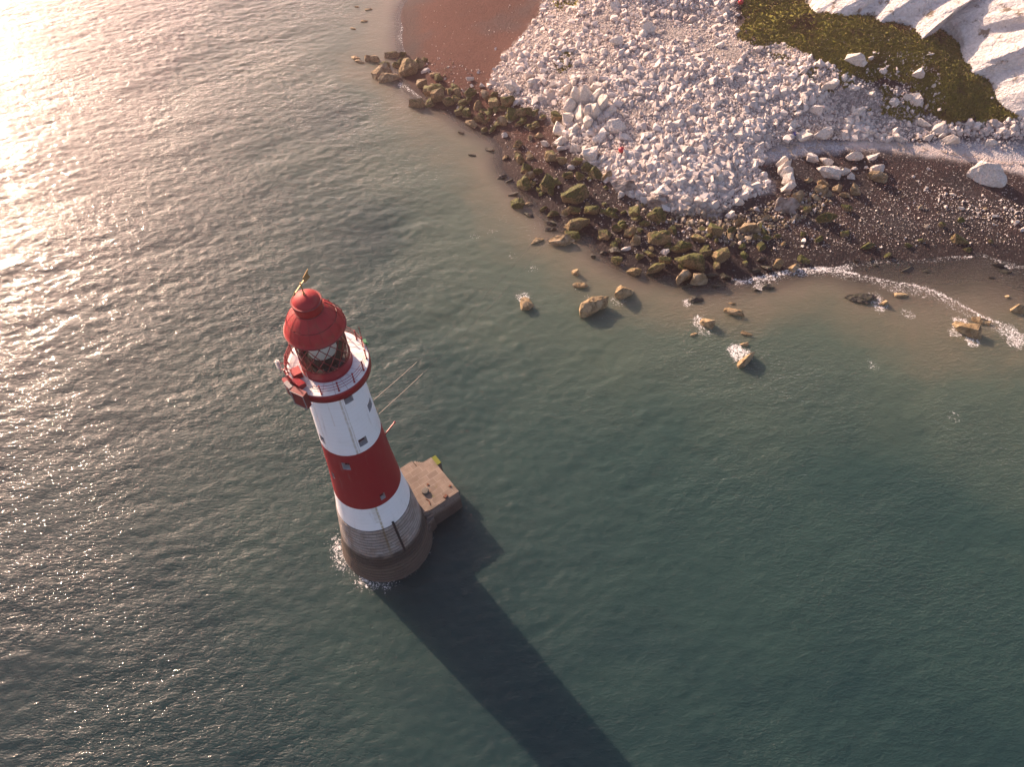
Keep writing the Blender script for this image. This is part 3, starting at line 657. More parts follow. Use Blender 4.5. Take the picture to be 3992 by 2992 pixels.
tufts([(2980, 200), (3250, 260), (3300, 350), (3100, 330)], 1500)
np_mesh('grass', np.array(V), np.array(Fq), turf_mat(), dict(tint=np.array(A1)), False, 'stuff')['label'] = 'rough olive turf on the cliff foot slope'

# driftwood and strandline sticks
b = MB()
for poly, n in (([(3000, 560), (3120, 520), (3250, 530), (3300, 560), (3150, 610), (3010, 620)], 90), ([(3330, 550), (3500, 560), (3800, 610), (3992, 640), (3992, 655), (3700, 605), (3400, 572)], 130), ([(2110, 10), (2170, 5), (2160, 40), (2090, 60)], 40), ([(2700, 700), (2850, 680), (2800, 740)], 20), ([(3080, 520), (3300, 510), (3280, 545)], 50)):
    px, py = many(poly, n*3)
    for i in range(min(n, len(px))):
        p = ground(px[i], py[i]); a = rx.normal(.0, .7) if n > 45 else rx.uniform(0, 3.1); L = rx.uniform(.25, 1.1)
        d = (math.cos(a)*L/2, math.sin(a)*L/2)
        b.tube([(p[0]-d[0], p[1]-d[1], p[2]+.05), (p[0]+d[0], p[1]+d[1], p[2]+rx.uniform(.06, .22))], rx.uniform(.025, .06), 4)
o = b.build('driftwood_litter', M['wood']); o['kind'] = 'stuff'; o['label'] = 'bleached driftwood sticks along the strandline'

def float_ball(px, py, label):
    p = ground(px, py); bm = bmesh.new(); r = .48
    bmesh.ops.create_uvsphere(bm, u_segments=20, v_segments=14, radius=r)
    for f in bm.faces: f.smooth = True
    o = bm_obj('net_float', bm, M['float']); o.location = (p[0], p[1], p[2]+r*.9+.25)
    m = MB(); m.lathe([(.09, r-.03), (.11, r+.06), (.07, r+.1), (.0, r+.1)], 12); m.build('lug', M['darkred'], o, True)
    return tag(o, label, 'net float', 'red net floats washed up on the rubble')
float_ball(2421, 598, 'red ball float lying in the lower middle of the white rubble')
float_ball(2885, 21, 'red ball float high up beside the dark turf')
p = ground(3097, 528); m = MB(); m.lathe([(0, -.35), (.24, -.33), (.26, -.2), (.26, .25), (.2, .34), (0, .35)], 14)
o = m.build('plastic_drum', M['blue'], None, True, (p[0], p[1], p[2]+.3)); o.rotation_euler = (1.4, .2, .6); tag(o, 'small blue plastic drum lying at the edge of the rubble by the path', 'plastic drum')

# ---------------------------------------------------------------- cliff
CB = [(3700, -420, 24), (3350, -160, 20), (3150, -30, 17.8), (3175, 50, 17), (3260, 62, 17.5), (3330, 66, 17.8), (3400, 52, 18.2), (3425, 82, 18), (3500, 78, 18.4), (3560, 98, 18), (3598, 152, 17.4), (3640, 118, 17.8), (3700, 60, 19), (3745, 110, 17.6), (3758, 230, 14), (3790, 292, 12.6), (3860, 312, 12.2), (3900, 372, 10.6), (3945, 440, 8.6), (3992, 486, 7.6), (4080, 520, 7.2), (4250, 560, 7), (4600, 640, 7)]
bp = np.array([at(*low(c)) for c in CB]); seg = np.r_[0, np.cumsum(np.hypot(*np.diff(bp[:, :2], axis=0).T))]
U = np.arange(0, seg[-1], .4); bx = np.interp(U, seg, bp[:, 0]); by = np.interp(U, seg, bp[:, 1]); bz = np.interp(U, seg, bp[:, 2])
k = np.hanning(7); k /= k.sum()
for arr in (bx, by, bz): arr[3:-3] = np.convolve(arr, k, 'valid')
Vv = np.r_[np.arange(-3, 34, .4), np.arange(34, 85, 1.5)]
UU, VV = np.meshgrid(U, Vv); ia = np.interp(U, [0, seg[8], seg[11], seg[14], seg[-1]], [R(50), R(45), R(30), R(14), R(14)])[None, :]; inx, iny = np.cos(ia), np.sin(ia); LEAN, S1, S2 = 1.0, 3.6, 1.1
ss_ = sstep(0, 6, VV)
# the plan outline relaxes towards a straight face with height
sx_ = np.interp(U, [0, seg[-1]], [bx[0], bx[-1]]); sy_ = np.interp(U, [0, seg[-1]], [by[0], by[-1]])
rel = np.clip(VV/60, 0, 1)*.5
BX = bx[None, :]*(1-rel)+sx_[None, :]*rel; BY = by[None, :]*(1-rel)+sy_[None, :]*rel
skew = UU-.55*VV
rib = np.abs(((fbm(skew*.085, VV*.02, 3, 3)*2-1)))
r2 = 1-np.abs(fbm(skew*.26, VV*.06, 5, 3)*2-1); r3 = fbm(skew*.9, VV*.35, 1, 4)-.5; r4 = 1-np.abs(fbm(skew*.55, VV*.12, 4, 2)*2-1)
def saw(q): f_ = np.mod(q, 1.0); return np.where(f_ < .68, f_/.68, (1-f_)/.32)
w1 = fbm(skew*.05, VV*.05, 2, 2)*1.0; w2 = fbm(skew*.12, VV*.10, 6, 2)*1.2
blk = np.floor((VV+2.5*fbm(skew*.3, VV*.2, 7, 2))/2.6); step_ = vnoise(np.floor(skew/3.1+.4*blk)*7.3, blk*3.7, 2)
disp = ((saw(skew/9.0+w1)-.5)*S1+(saw(skew/3.0+w2)-.5)*S2+(step_-.5)*.5*(r2 > .55)-rib*.5+r3*.28)*(.3+.7*ss_)
lean = LEAN*np.maximum(VV, 0)+.25*np.minimum(VV, 0)
CX = BX+inx*(lean-disp); CY = BY+iny*(lean-disp); lim = np.interp(U, [0, seg[6], seg[11], seg[14], seg[18], seg[-1]], [3, 4, 6, 12, 40, 60])[None, :]; CZ = bz[None, :]+np.where(VV > 0, lim*(1-np.exp(-np.maximum(VV, 0)/lim)), VV)   # left top flattened, out of view, to let sun reach the right face
def cliff_mat():
    t = NT('cliff_chalk'); p = t.pos(); n1 = t.noise(p, .5, 6, .6); n2 = t.noise(p, 2.2, 6, .65); n3 = t.noise(p, .16, 4)
    c = t.mix(t.ss(.35, .65, n2), (.66, .615, .57), (.85, .81, .77))
    c = t.mix(t.math('MULTIPLY', t.ss(.5, .75, n1), .6), c, (.56, .47, .40))
    c = t.mix(t.math('MULTIPLY', t.ss(.60, .68, t.math('ADD', n1, t.math('MULTIPLY', t.math('SUBTRACT', n3, .5), .5))), .85), c, (.12, .09, .04))
    cr_ = t.n('TexVoronoi', {'Vector': t.n('Mapping', {'Vector': t.n('VectorMath', {0: p, 1: t.n('VectorMath', {0: t.n('TexNoise', {'Vector': p, 'Scale': .5, 'Detail': 4}).outputs['Color'], 1: (3.0, 3.0, 3.0)}, operation='MULTIPLY').outputs[0]}, operation='ADD').outputs[0], 'Scale': (1, 1, .45)}).outputs[0], 'Scale': .33}, feature='DISTANCE_TO_EDGE').outputs['Distance']
    c = t.mix(t.math('MULTIPLY', t.ss(.035, .0, cr_), t.math('MULTIPLY', t.ss(.45, .65, n1), .5)), c, (.34, .29, .24))
    zf = t.n('SeparateXYZ', {0: p}).outputs[2]; fl = t.math('FRACT', t.math('ADD', t.math('MULTIPLY', zf, .42), t.math('MULTIPLY', n3, .5)))
    c = t.mix(t.math('MULTIPLY', t.ss(.05, .0, t.math('ABSOLUTE', t.math('SUBTRACT', fl, .5))), t.math('MULTIPLY', t.ss(.48, .6, n2), .6)), c, (.22, .19, .17))
    return t.finish(c, .85, t.bump(t.math('ADD', t.math('ADD', n2, n1), t.math('MULTIPLY', t.ss(.0, .06, cr_), .12)), .7, 1.0))
np_mesh('cliff', np.stack([CX, CY, CZ], -1).reshape(-1, 3), grid_faces(len(U), len(Vv)), cliff_mat(), None, False, 'structure')

# ---------------------------------------------------------------- sea
Nf, Lf = 1024, 307.2
kx = np.fft.fftfreq(Nf, Lf/Nf)*2*np.pi; KX, KY = np.meshgrid(kx, kx); K = np.hypot(KX, KY); K[0, 0] = 1
def spectrum(peak, lo, ang, spread, seed):
    r = np.random.default_rng(seed); kp = 2*np.pi/peak
    P = np.exp(-1.0*(kp/K)**2)/K**3.6
    th = np.arctan2(KY, KX)-ang; P *= np.maximum(np.cos(th), 0)**spread+.04
    P *= np.exp(-(K*lo)**2); P[0, 0] = 0
    h = np.fft.ifft2(np.sqrt(P)*(r.normal(size=K.shape)+1j*r.normal(size=K.shape))).real
    gx_, gy_ = np.gradient(h, Lf/Nf); return h/np.sqrt((gx_**2+gy_**2).mean())
wind = R(-100)
SEA_H = spectrum(1.9, .10, wind, 2.5, 1)*.085+spectrum(7, .4, R(-78), 6, 3)*.030+spectrum(26, .9, R(-62), 8, 2)*.018
wx = np.unique(np.r_[-np.geomspace(152, 3000, 24), np.arange(-150, 150.1, .3), np.geomspace(152, 3000, 24)])
wy = np.unique(np.r_[-np.geomspace(22, 3000, 24), np.arange(-2, 226, .3), np.geomspace(228, 3000, 24)])
WX, WY = np.meshgrid(wx, wy)
ix = np.mod(np.round(WX/.3).astype(int), Nf); iy = np.mod(np.round(WY/.3).astype(int), Nf)
far = (np.abs(WX) > 151) | (WY > 227) | (WY < -3)
Hh = np.where(far, 0, SEA_H[iy, ix]*(.45+1.0*fbm(WX*.028+3, WY*.05, 2, 3)))
from functools import lru_cache
TZ = np.full(WX.shape, -9.0)
box = (WX > -62) & (WX < 152) & (WY > -12) & (WY < 228)
TZ[box] = height(WX[box], WY[box])
DEP = -TZ
WZ = Hh*(.12+.88*sstep(.1, 3.0, DEP))
# white water
fo = np.zeros(WX.shape)
def foam_pt(x, y, r, s, soft=.9):
    global fo
    m = (np.abs(WX-x) < r+4) & (np.abs(WY-y) < r+4)
    d = np.hypot(WX[m]-x, WY[m]-y); fo[m] = np.maximum(fo[m], s*np.exp(-np.maximum(d-r, 0)**2/soft**2))
for x, y, r, s in FOAM: foam_pt(x, y, r, s*.95, .55)
def foam_line(pp, w, s):
    global fo
    q = [tuple(at(*c)[:2]) for c in pp]; d = seg_dist(WX, WY, q); ww = w*(.45+1.1*vnoise(WX*.45, WY*.45, 3))
    fo = np.maximum(fo, s*np.exp(-(d/ww)**2))
foam_line([(3200, 1050), (3312, 1062), (3370, 1078), (3440, 1092), (3560, 1112), (3660, 1142), (3730, 1180), (3790, 1212), (3838, 1240)], .30, .85)
foam_line([(3200, 1058), (3330, 1075), (3440, 1105), (3560, 1125), (3660, 1156), (3730, 1196), (3840, 1255), (3990, 1330)], 1.6, .58)
foam_line([(3312, 1035), (3450, 1020), (3654, 1012), (3817, 995), (3985, 1045)], .9, .52)
foam_line([(3838, 1240), (3900, 1262), (3990, 1312), (4080, 1350)], .45, .8)
foam_line([(3660, 1006), (3720, 1000), (3790, 1006)], .3, .75)
foam_line([(3815, 985), (3870, 1000), (3930, 1045), (3992, 1040)], .4, .75)
foam_line([(2880, 1100), (3000, 1080), (3080, 1058), (3200, 1045), (3300, 1040)], 1.5, .74)
foam_line([(3060, 1040), (3180, 1052), (3260, 1052)], 1.1, .8)
foam_line([(1575, 60), (1560, 150), (1580, 200), (1545, 215)], .8, .62)
foam_line([(1560, 330), (1600, 350), (1640, 372)], 1.0, .72)
foam_line([(1740, 425), (1770, 440), (1800, 460)], .6, .6)
foam_line([(1850, 505), (1930, 540), (1962, 580), (1960, 640)], .4, .42)
foam_line([(2080, 785), (2150, 850), (2200, 885), (2290, 905)], .4, .42)
foam_line([(2400, 1025), (2520, 1060), (2640, 1092)], .6, .42)
for px, py, r, s in ((2890, 1385, .9, .8), (2870, 1370, .8, .85), (2730, 1255, .8, .7), (2745, 1290, .7, .6), (3725, 1295, .5, .75), (3790, 1330, .6, .75), (3745, 1262, .7, .8), (3410, 1165, .8, .65), (3430, 1195, .7, .7), (2680, 1180, .3, .75), (3500, 1130, .8, .6), (3540, 1225, .6, .6), (3930, 1290, 1.0, .7), (3960, 1330, .9, .75), (2040, 1160, .6, .7), (2410, 1175, .7, .55), (1920, 910, .5, .45), (2000, 1000, .5, .45), (1960, 860, .4, .4), (2080, 1050, .4, .5), (2300, 1160, .5, .5), (2960, 1120, .5, .7), (1850, 925, .5, .5), (3400, 1425, .4, .55), (3715, 1625, .5, .45), (2100, 880, .6, .4), (2160, 920, .6, .35)):
    q = at(px, py); foam_pt(q[0], q[1], r, s, .8)
dl = np.hypot(WX-LX, WY-LY); al = np.degrees(np.arctan2(WY-LY, WX-LX))
w_ = np.exp(-((np.mod(al-195+180, 360)-180)/42)**2)
fo = np.maximum(fo, 0.82*w_*np.exp(-(np.maximum(dl-5.2, 0)/2.0)**2)); 
w_ = np.exp(-((np.mod(al-255+180, 360)-180)/45)**2)
fo = np.maximum(fo, (.72*w_*np.exp(-(np.maximum(dl-5.3, 0)/1.8)**2)))
fo = np.maximum(fo, .55*np.exp(-(np.maximum(dl-5.0, 0)/.6)**2))
fo *= (DEP > -.6)
def sea_mat():
    t = NT('sea_water'); p = t.pos()
    def rip(rot, sx_, sy_, sc, det, dist):
        v = t.n('Mapping', {'Vector': p, 'Rotation': (0, 0, R(rot)), 'Scale': (sx_, sy_, 1)}).outputs[0]; return t.noise(v, sc, det, .62, dist)
    west = t.math('ADD', rip(6, .5, 1.3, 2.0, 2, .5), t.math('MULTIPLY', rip(-14, .6, 1.2, 4.2, 1, .4), .42))
    east = t.math('ADD', rip(-24, .5, 1.3, 2.0, 2, .5), t.math('MULTIPLY', rip(-38, .6, 1.2, 4.2, 1, .4), .42))
    px_ = t.n('SeparateXYZ', {0: p}).outputs[0]
    hgt = t.n('Mix', {0: t.ss(-30, 40, px_), 2: west, 3: t.math('MULTIPLY', east, 1.7)}).outputs[0]
    gust = t.ss(.3, .7, t.noise(p, .05, 3, .5, .6))
    nrm = t.bump(hgt, .15, t.math('ADD', .35, t.math('MULTIPLY', gust, .65)))
    dep = t.attr('dep').outputs['Fac']; big = t.noise(p, .035, 4, .6, .8); med = t.noise(p, .12, 4, .6, .5)
    dd = t.math('ADD', dep, t.math('MULTIPLY', t.math('SUBTRACT', big, .5), t.math('MULTIPLY', dep, 1.1)))
    dd = t.math('ADD', dd, t.math('MULTIPLY', t.math('SUBTRACT', med, .5), 1.3))
    col = t.ramp(t.math('DIVIDE', dd, 10.0), [(0, (.135, .112, .083)), (.07, (.095, .095, .065)), (.15, (.050, .075, .056)), (.42, (.017, .042, .037)), (.75, (.007, .025, .027)), (1, (.005, .0195, .0235))])
    rg = t.math('POWER', t.math('SUBTRACT', 1.0, t.math('ABSOLUTE', t.math('SUBTRACT', t.math('MULTIPLY', hgt, 1.5), 1.1))), 3.0)
    nr2 = t.bump(t.math('ADD', hgt, t.math('MULTIPLY', rg, .5)), .42, t.math('ADD', .45, t.math('MULTIPLY', gust, .55)))
    body = t.n('BsdfDiffuse', {'Color': col, 'Normal': nr2}).outputs[0]
    sub = t.n('SubsurfaceScattering', {'Color': col, 'Scale': 3.0, 'Radius': (.7, 1.0, 1.0)}, falloff='BURLEY').outputs[0]
    body = t.n('MixShader', {0: .6, 1: body, 2: sub}).outputs[0]
    tr = t.n('BsdfTransparent', {'Color': (.62, .68, .60)}).outputs[0]
    al_ = t.ss(-.04, .55, dep)
    bd = t.n('MixShader', {0: t.math('ADD', t.math('MULTIPLY', al_, .92), .08, None, True), 1: tr, 2: body}).outputs[0]
    fr = t.n('Fresnel', {'IOR': 1.333, 'Normal': nrm}).outputs[0]
    g1 = t.n('BsdfGlossy', {'Color': (1, 1, 1), 'Roughness': .045, 'Normal': nrm}).outputs[0]; g2 = t.n('BsdfGlossy', {'Color': (1, 1, 1), 'Roughness': .50, 'Normal': nrm}).outputs[0]
    gl = t.n('MixShader', {0: .58, 1: g1, 2: g2}).outputs[0]
    wt = t.n('MixShader', {0: fr, 1: bd, 2: gl}).outputs[0]
    f1 = t.noise(p, 2.2, 6, .7, 1.4); f2 = t.noise(p, 5.0, 4, .65, .5)
    fm = t.math('ADD', t.attr('foam').outputs['Fac'], t.math('ADD', t.math('MULTIPLY', t.math('SUBTRACT', f1, .5), 2.3), t.math('MULTIPLY', t.math('SUBTRACT', f2, .5), 1.2)))
    fm = t.math('MULTIPLY', t.ss(.60, 1.0, fm), t.ss(.05, .3, t.attr('foam').outputs['Fac']))
    fw = t.n('BsdfDiffuse', {'Color': (.78, .76, .74)}).outputs[0]
    mx = t.n('MixShader', {0: t.math('MULTIPLY', fm, .9), 1: wt, 2: fw})
    t.t.links.new(mx.outputs[0], t.out.inputs[0]); return t.m
np_mesh('sea', np.stack([WX, WY, WZ], -1).reshape(-1, 3), grid_faces(len(wx), len(wy)), sea_mat(), dict(dep=DEP, foam=fo), True, 'structure')

# ---------------------------------------------------------------- lighthouse
LH = empty('lighthouse', (LX, LY, 0)); tag(LH, 'red and white banded lighthouse on a stepped granite base in the sea', 'lighthouse')
PROF = [(0, 5.05), (1.2, 4.98), (3, 4.66), (5, 4.42), (6, 4.3), (8, 4.08), (10.26, 3.84), (12, 3.62), (14.23, 3.4), (18, 3.1), (23.47, 2.80), (28, 2.60), (31, 2.50), (32.55, 2.46)]
pz, pr_ = zip(*PROF)
def rad(z): return float(np.interp(z, pz, pr_))
def tower_mat():
    t = NT('tower_paint'); g = t.n('TexCoord').outputs['Object']; sx = t.n('SeparateXYZ', {0: g}); z = sx.outputs[2]
    n1 = t.noise(g, .5, 6, .6); n2 = t.noise(g, 3, 5, .6)
    th = t.math('ARCTAN2', sx.outputs[1], sx.outputs[0])
    wh = t.mix(t.math('MULTIPLY', t.ss(.5, .8, n1), .22), (.79, .79, .79), (.56, .53, .47))
    rd = t.mix(t.math('MULTIPLY', t.ss(.45, .75, n1), .35), RED, (.22, .016, .014))
    edge = t.math('ADD', z, t.math('MULTIPLY', t.math('SUBTRACT', n2, .5), .05))
    band = t.math('MULTIPLY', t.math('GREATER_THAN', edge, 14.23), t.math('LESS_THAN', edge, 23.47))
    # rust runs down the white paint below the gallery scuppers
    def run(th0, z0, z1, w, col, amt, c):
        d = t.math('ABSOLUTE', t.math('ADD', t.math('SUBTRACT', th, th0), t.math('MULTIPLY', t.math('SUBTRACT', n1, .5), .05)))
        m = t.math('MULTIPLY', t.ss(w, w*.15, d), t.math('MULTIPLY', t.math('GREATER_THAN', z, z0), t.math('LESS_THAN', z, z1)))
        return t.mix(t.math('MULTIPLY', m, t.math('MULTIPLY', t.ss(.25, .6, n2), amt)), c, col)
    wh = run(R(-70), 22, 33, .055, (.36, .27, .15), .65, wh); wh = run(R(-65), 22, 31.5, .03, (.40, .33, .22), .5, wh); wh = run(R(-94), 28, 33, .03, (.5, .42, .32), .4, wh)
    wh = run(R(-70), 9, 14.3, .05, (.34, .27, .12), .85, wh); wh = run(R(-75), 11.5, 14.3, .10, (.5, .46, .38), .5, wh); wh = run(R(-128), 22, 33, .04, (.45, .35, .22), .4, wh)
    c = t.mix(band, wh, rd)
    st = t.noise(t.n('Mapping', {'Vector': g, 'Scale': (1.6, 1.6, .12)}).outputs[0], 1.3, 5, .65)
    c = t.mix(t.math('MULTIPLY', t.ss(.56, .78, st), .42), c, (.30, .24, .19))
    jz = t.math('FRACT', t.math('DIVIDE', z, .61)); c = t.mix(t.math('MULTIPLY', t.ss(.06, .0, t.math('MINIMUM', jz, t.math('SUBTRACT', 1.0, jz))), .10), c, (.12, .10, .09))
    return t.finish(c, .5, t.bump(n2, .02, .4))
def granite_mat():
    t = NT('granite_courses'); g = t.n('TexCoord').outputs['Object']; sx = t.n('SeparateXYZ', {0: g}); z = sx.outputs[2]
    th = t.math('ARCTAN2', sx.outputs[1], sx.outputs[0])
    n1 = t.noise(g, .7, 6, .6); n2 = t.noise(g, 5, 5, .65)
    zc = t.math('DIVIDE', z, .57); fr = t.math('FRACT', zc); row = t.math('FLOOR', zc)
    jt = t.ss(.14, .0, t.math('MINIMUM', fr, t.math('SUBTRACT', 1.0, fr)))
    u = t.math('ADD', t.math('MULTIPLY', th, 4.8), t.math('MULTIPLY', row, .37)); fu = t.math('FRACT', u)
    jv = t.ss(.05, .0, t.math('MINIMUM', fu, t.math('SUBTRACT', 1.0, fu)))
    bl = t.n('TexWhiteNoise', {'Vector': t.n('CombineXYZ', {0: t.math('FLOOR', u), 1: row}).outputs[0]}, noise_dimensions='3D').outputs['Value']
    c = t.mix(bl, (.29, .265, .24), (.40, .37, .34)); c = t.mix(t.ss(.4, .7, n1), c, (.26, .20, .155))
    c = t.mix(t.math('MULTIPLY', n2, .3), c, (.13, .11, .09))
    zz = t.math('ADD', z, t.math('MULTIPLY', t.math('SUBTRACT', n1, .5), 2.2))
    weed = t.ss(5.7, 4.7, zz); c = t.mix(t.math('MULTIPLY', weed, .9), c, t.mix(n2, (.009, .007, .005), (.026, .019, .011)))
    low = t.ss(3.5, 2.7, zz); c = t.mix(t.math('MULTIPLY', low, .85), c, t.mix(n1, (.065, .047, .033), (.14, .108, .080)))
    c = t.mix(t.math('MULTIPLY', t.math('MAXIMUM', jt, t.math('MULTIPLY', jv, .5)), .75), c, (.05, .04, .03))
    d = t.math('ABSOLUTE', t.math('SUBTRACT', th, R(-70.5))); c = t.mix(t.math('MULTIPLY', t.ss(.045, .01, d), t.math('MULTIPLY', t.ss(4, 7, z), .75)), c, (.16, .11, .045))
    d = t.math('ABSOLUTE', t.math('SUBTRACT', th, R(-126))); c = t.mix(t.math('MULTIPLY', t.ss(.09, .02, d), .35), c, (.10, .07, .04))
    h = t.math('ADD', t.math('MULTIPLY', jt, -1.0), t.math('ADD', t.math('MULTIPLY', jv, -.6), t.math('MULTIPLY', n2, .6)))
    return t.finish(c, .8, t.bump(h, .09, .9))
# granite base: courses stepping out a little one below the other
m = MB(); prof = [(6.0, -5.5), (5.6, -2.5)]; z = -1.8
while z < 10.2:
    z2 = min(z+.57, 10.26); r0 = rad(max(z, 0))+(.10 if z < 0 else 0)
    st = .07 if z > 2.6 else .09
    prof += [(r0+st, z+.03), (rad(max(z2, 0))+st+.012, z2-.03), (rad(max(z2, 0))+.005, z2-.028), (rad(max(z2, 0))+.005, z2)] if z2 < 10.2 else [(r0+.03, z), (rad(z2)+.02, z2)]
    if abs(z-2.19) < .3: prof += [(rad(z2)-.0, z2)]
    z = z2
m.lathe(prof, 112); base = m.build('granite_base', granite_mat(), LH, False); base['label'] = 'bare granite foot of curved stone courses, dark with weed near the water'

# shaft with splayed window recesses
WIN = [(-62.4, -44.2, 30.62, 31.68, .75), (-18.5, 1.5, 27.35, 28.4, .75), (-62, -45, 24.3, 25.38, .75), (-105, -90.3, 21.2, 22.3, .7), (-57.8, -48.6, 14.95, 15.9, .55), (-146, -130, 24.3, 25.4, .75), (-140, -133.5, 18.3, 19.3, .6), (60, 76, 24.3, 25.4, .75), (120, 136, 18.2, 19.3, .75), (150, 166, 28, 29, .7)]
ths = sorted(set([round(-180+360*i/120, 3) for i in range(120)]+[w[i] for w in WIN for i in (0, 1)]))
ths = [a for i, a in enumerate(ths) if i == 0 or a-ths[i-1] > .35 or any(a in w[:2] for w in WIN)]
zs_ = sorted(set([round(10.26+i*.62, 3) for i in range(36)]+[w[i] for w in WIN for i in (2, 3)]+[14.23, 23.47, 32.55]))
zs_ = [a for a in zs_ if a <= 32.55]
m = MB(); nT = len(ths)
def tp(a, z, dr=0.0): q = rad(z)-dr; return (q*math.cos(R(a)), q*math.sin(R(a)), z)
m.v = [tp(a, z) for z in zs_ for a in ths]
for j in range(len(zs_)-1):
    zm = (zs_[j]+zs_[j+1])/2
    for i in range(nT):
        a0 = ths[i]; a1 = ths[(i+1) % nT]; a1_ = a1 if a1 > a0 else a1+360; am = (a0+a1_)/2
        if any(w[0] < am < w[1] and w[2] < zm < w[3] for w in WIN): continue
        i2 = (i+1) % nT; m.f.append((j*nT+i, j*nT+i2, (j+1)*nT+i2, (j+1)*nT+i)); m.mi.append(0)
shaft = m.build('tower_shaft', tower_mat(), LH, True); shaft['label'] = 'tapering shaft painted white, red, white'
t = NT('reveal_stone'); M['reveal'] = t.finish(t.mix(t.noise(t.pos(), 4, 5), (.22, .21, .20), (.42, .40, .39)), .85)
for (a0, a1, z0, z1, dp) in WIN:
    m = MB(); am = (a0+a1)/2; n = 5
    ca, sa = math.cos(R(am)), math.sin(R(am)); rd_ = rad(z1)-dp*.62; wn = (rad(z0)*math.radians(a1-a0))*.5*.72; hh = z1-z0
    out = [tp(a0+(a1-a0)*i/n, z0, .0) for i in range(n+1)]+[tp(a1-(a1-a0)*i/n, z1, .0) for i in range(n+1)]
    zb0 = z0+hh*.12; zb1 = z1-.05
    def ip(s_, z): return (rd_*ca-s_*wn*sa, rd_*sa+s_*wn*ca, z)
    inn = [ip(-1+2*i/n, zb0) for i in range(n+1)]+[ip(1-2*i/n, zb1) for i in range(n+1)]
    k = 2*(n+1); m.add(out+inn, [(i, (i+1) % k, k+(i+1) % k, k+i) for i in range(k)])
    fr = m.build('window', M['reveal'], LH)
    m = MB(); m.add([ip(-1, zb0), ip(1, zb0), ip(1, zb1), ip(-1, zb1)], [(0, 1, 2, 3)]); m.build('pane', M['dark'], fr)
    m = MB(); q = rd_+.03
    def jp(s_, z): return (q*ca-s_*wn*sa, q*sa+s_*wn*ca, z)
    m.tube([jp(0, zb0), jp(0, zb1)], .025, 4); m.tube([jp(-1, (zb0+zb1)/2), jp(1, (zb0+zb1)/2)], .025, 4); m.tube([jp(-.97, zb0+.02), jp(-.97, zb1-.02), jp(.97, zb1-.02), jp(.97, zb0+.02)], .03, 4, closed=True)
    m.build('glazing_bars', M['darkred'], fr)

# gallery
GZ = 33.5; GR = 3.36
m = MB(); m.lathe([(2.46, 31.9), (2.62, 32.25), (2.95, 32.5), (GR-.05, 32.62), (GR, 32.66)], 96); m.build('gallery_corbel', M['white'], LH, True)
m = MB(); m.lathe([(GR-.04, 32.63), (GR+.045, 32.63), (GR+.05, GZ-.06), (GR+.0, GZ-.02)], 96); m.build('gallery_band', M['red'], LH, True)
def deck_mat():
    t = NT('gallery_deck_paint'); g = t.n('TexCoord').outputs['Object']; sx = t.n('SeparateXYZ', {0: g}); th = t.math('ARCTAN2', sx.outputs[1], sx.outputs[0])
    n1 = t.noise(g, 1.2, 6, .65); f = t.math('FRACT', t.math('MULTIPLY', th, 20/6.28318)); j = t.ss(.05, .0, t.math('MINIMUM', f, t.math('SUBTRACT', 1.0, f)))
    c = t.mix(t.math('MULTIPLY', t.ss(.45, .75, n1), .5), (.76, .74, .72), (.48, .42, .34)); c = t.mix(t.math('MULTIPLY', j, .6), c, (.34, .16, .13))
    return t.finish(c, .6)
m = MB(); m.lathe([(GR, GZ-.03), (GR-.06, GZ), (1.9, GZ+.01)], 96); m.build('gallery_deck', deck_mat(), LH)
# railing
PH = [-91, -66, -40.5, -16.5, 5, 29, 47, 72, 96, 120, 140, 159.5, 180, -162]
RR = 3.16
def pol(a, r, z): return (r*math.cos(R(a)), r*math.sin(R(a)), z)
for a in PH:
    m = MB(); m.tube([pol(a, RR, GZ), pol(a, RR, GZ+1.05)], .042, 7); m.tube([pol(a, RR, GZ+1.0), pol(a, RR, GZ+1.12)], .07, 8); m.tube([pol(a, RR, GZ), pol(a, RR, GZ+.1)], .085, 8)
    for k in (.35, .68): m.tube([pol(a, RR, GZ+k-.04), pol(a, RR, GZ+k+.04)], .065, 7)
    m.build('railing_post', M['red'], LH)
for hgt in (.36, .68, 1.02):
    m = MB(); m.tube([pol(a, RR, GZ+hgt) for a in np.linspace(-100, 198, 90)], .021, 5); m.build('handrail', M['red'], LH)
for a0, a1 in ((160.5, 179), (181, 197)):
    m = MB()
    for i in range(8): 
        a = a0+(a1-a0)*i/7; m.tube([pol(a, RR+.03, GZ+.12), pol(a, RR+.03, GZ+1.0)], .022, 4)
    for i in range(9): m.tube([pol(a, RR+.03, GZ+.14+i*.105) for a in np.linspace(a0, a1, 5)], .018, 4)
    m.build('railing_mesh_panel', M['red'], LH)
# lantern
m = MB(); m.lathe([(2.06, GZ), (2.06, GZ+.12), (2.0, GZ+.15), (2.0, GZ+.98), (2.05, GZ+1.0), (2.05, GZ+1.06), (1.9, GZ+1.06)], 72); m.build('lantern_wall', M['red'], LH, True).data.polygons.foreach_set('use_smooth', [False]*72*6)
Z0, Z1 = GZ+1.06, 37.95
gl = MB(); gl.lathe([(1.95, Z0), (1.95, Z1)], 72); gl = gl.build('lantern_glazing', M['glass'], LH, True)
m = MB(); NB = 14; span = 2.4
for i in range(NB):
    for sg_ in (-1, 1):
        a = 360*i/NB; m.tube([pol(a+sg_*span*360/NB*k/10, 1.965, Z0+(Z1-Z0)*k/10) for k in range(11)], .04, 5)
m.build('lattice_bars', M['darkred'], LH)
m = MB()
for zz in (Z0+.03, Z1-.03): m.tube([pol(a, 1.965, zz) for a in range(0, 360, 6)], .05, 6, closed=True)
m.build('glazing_ring', M['darkred'], LH)
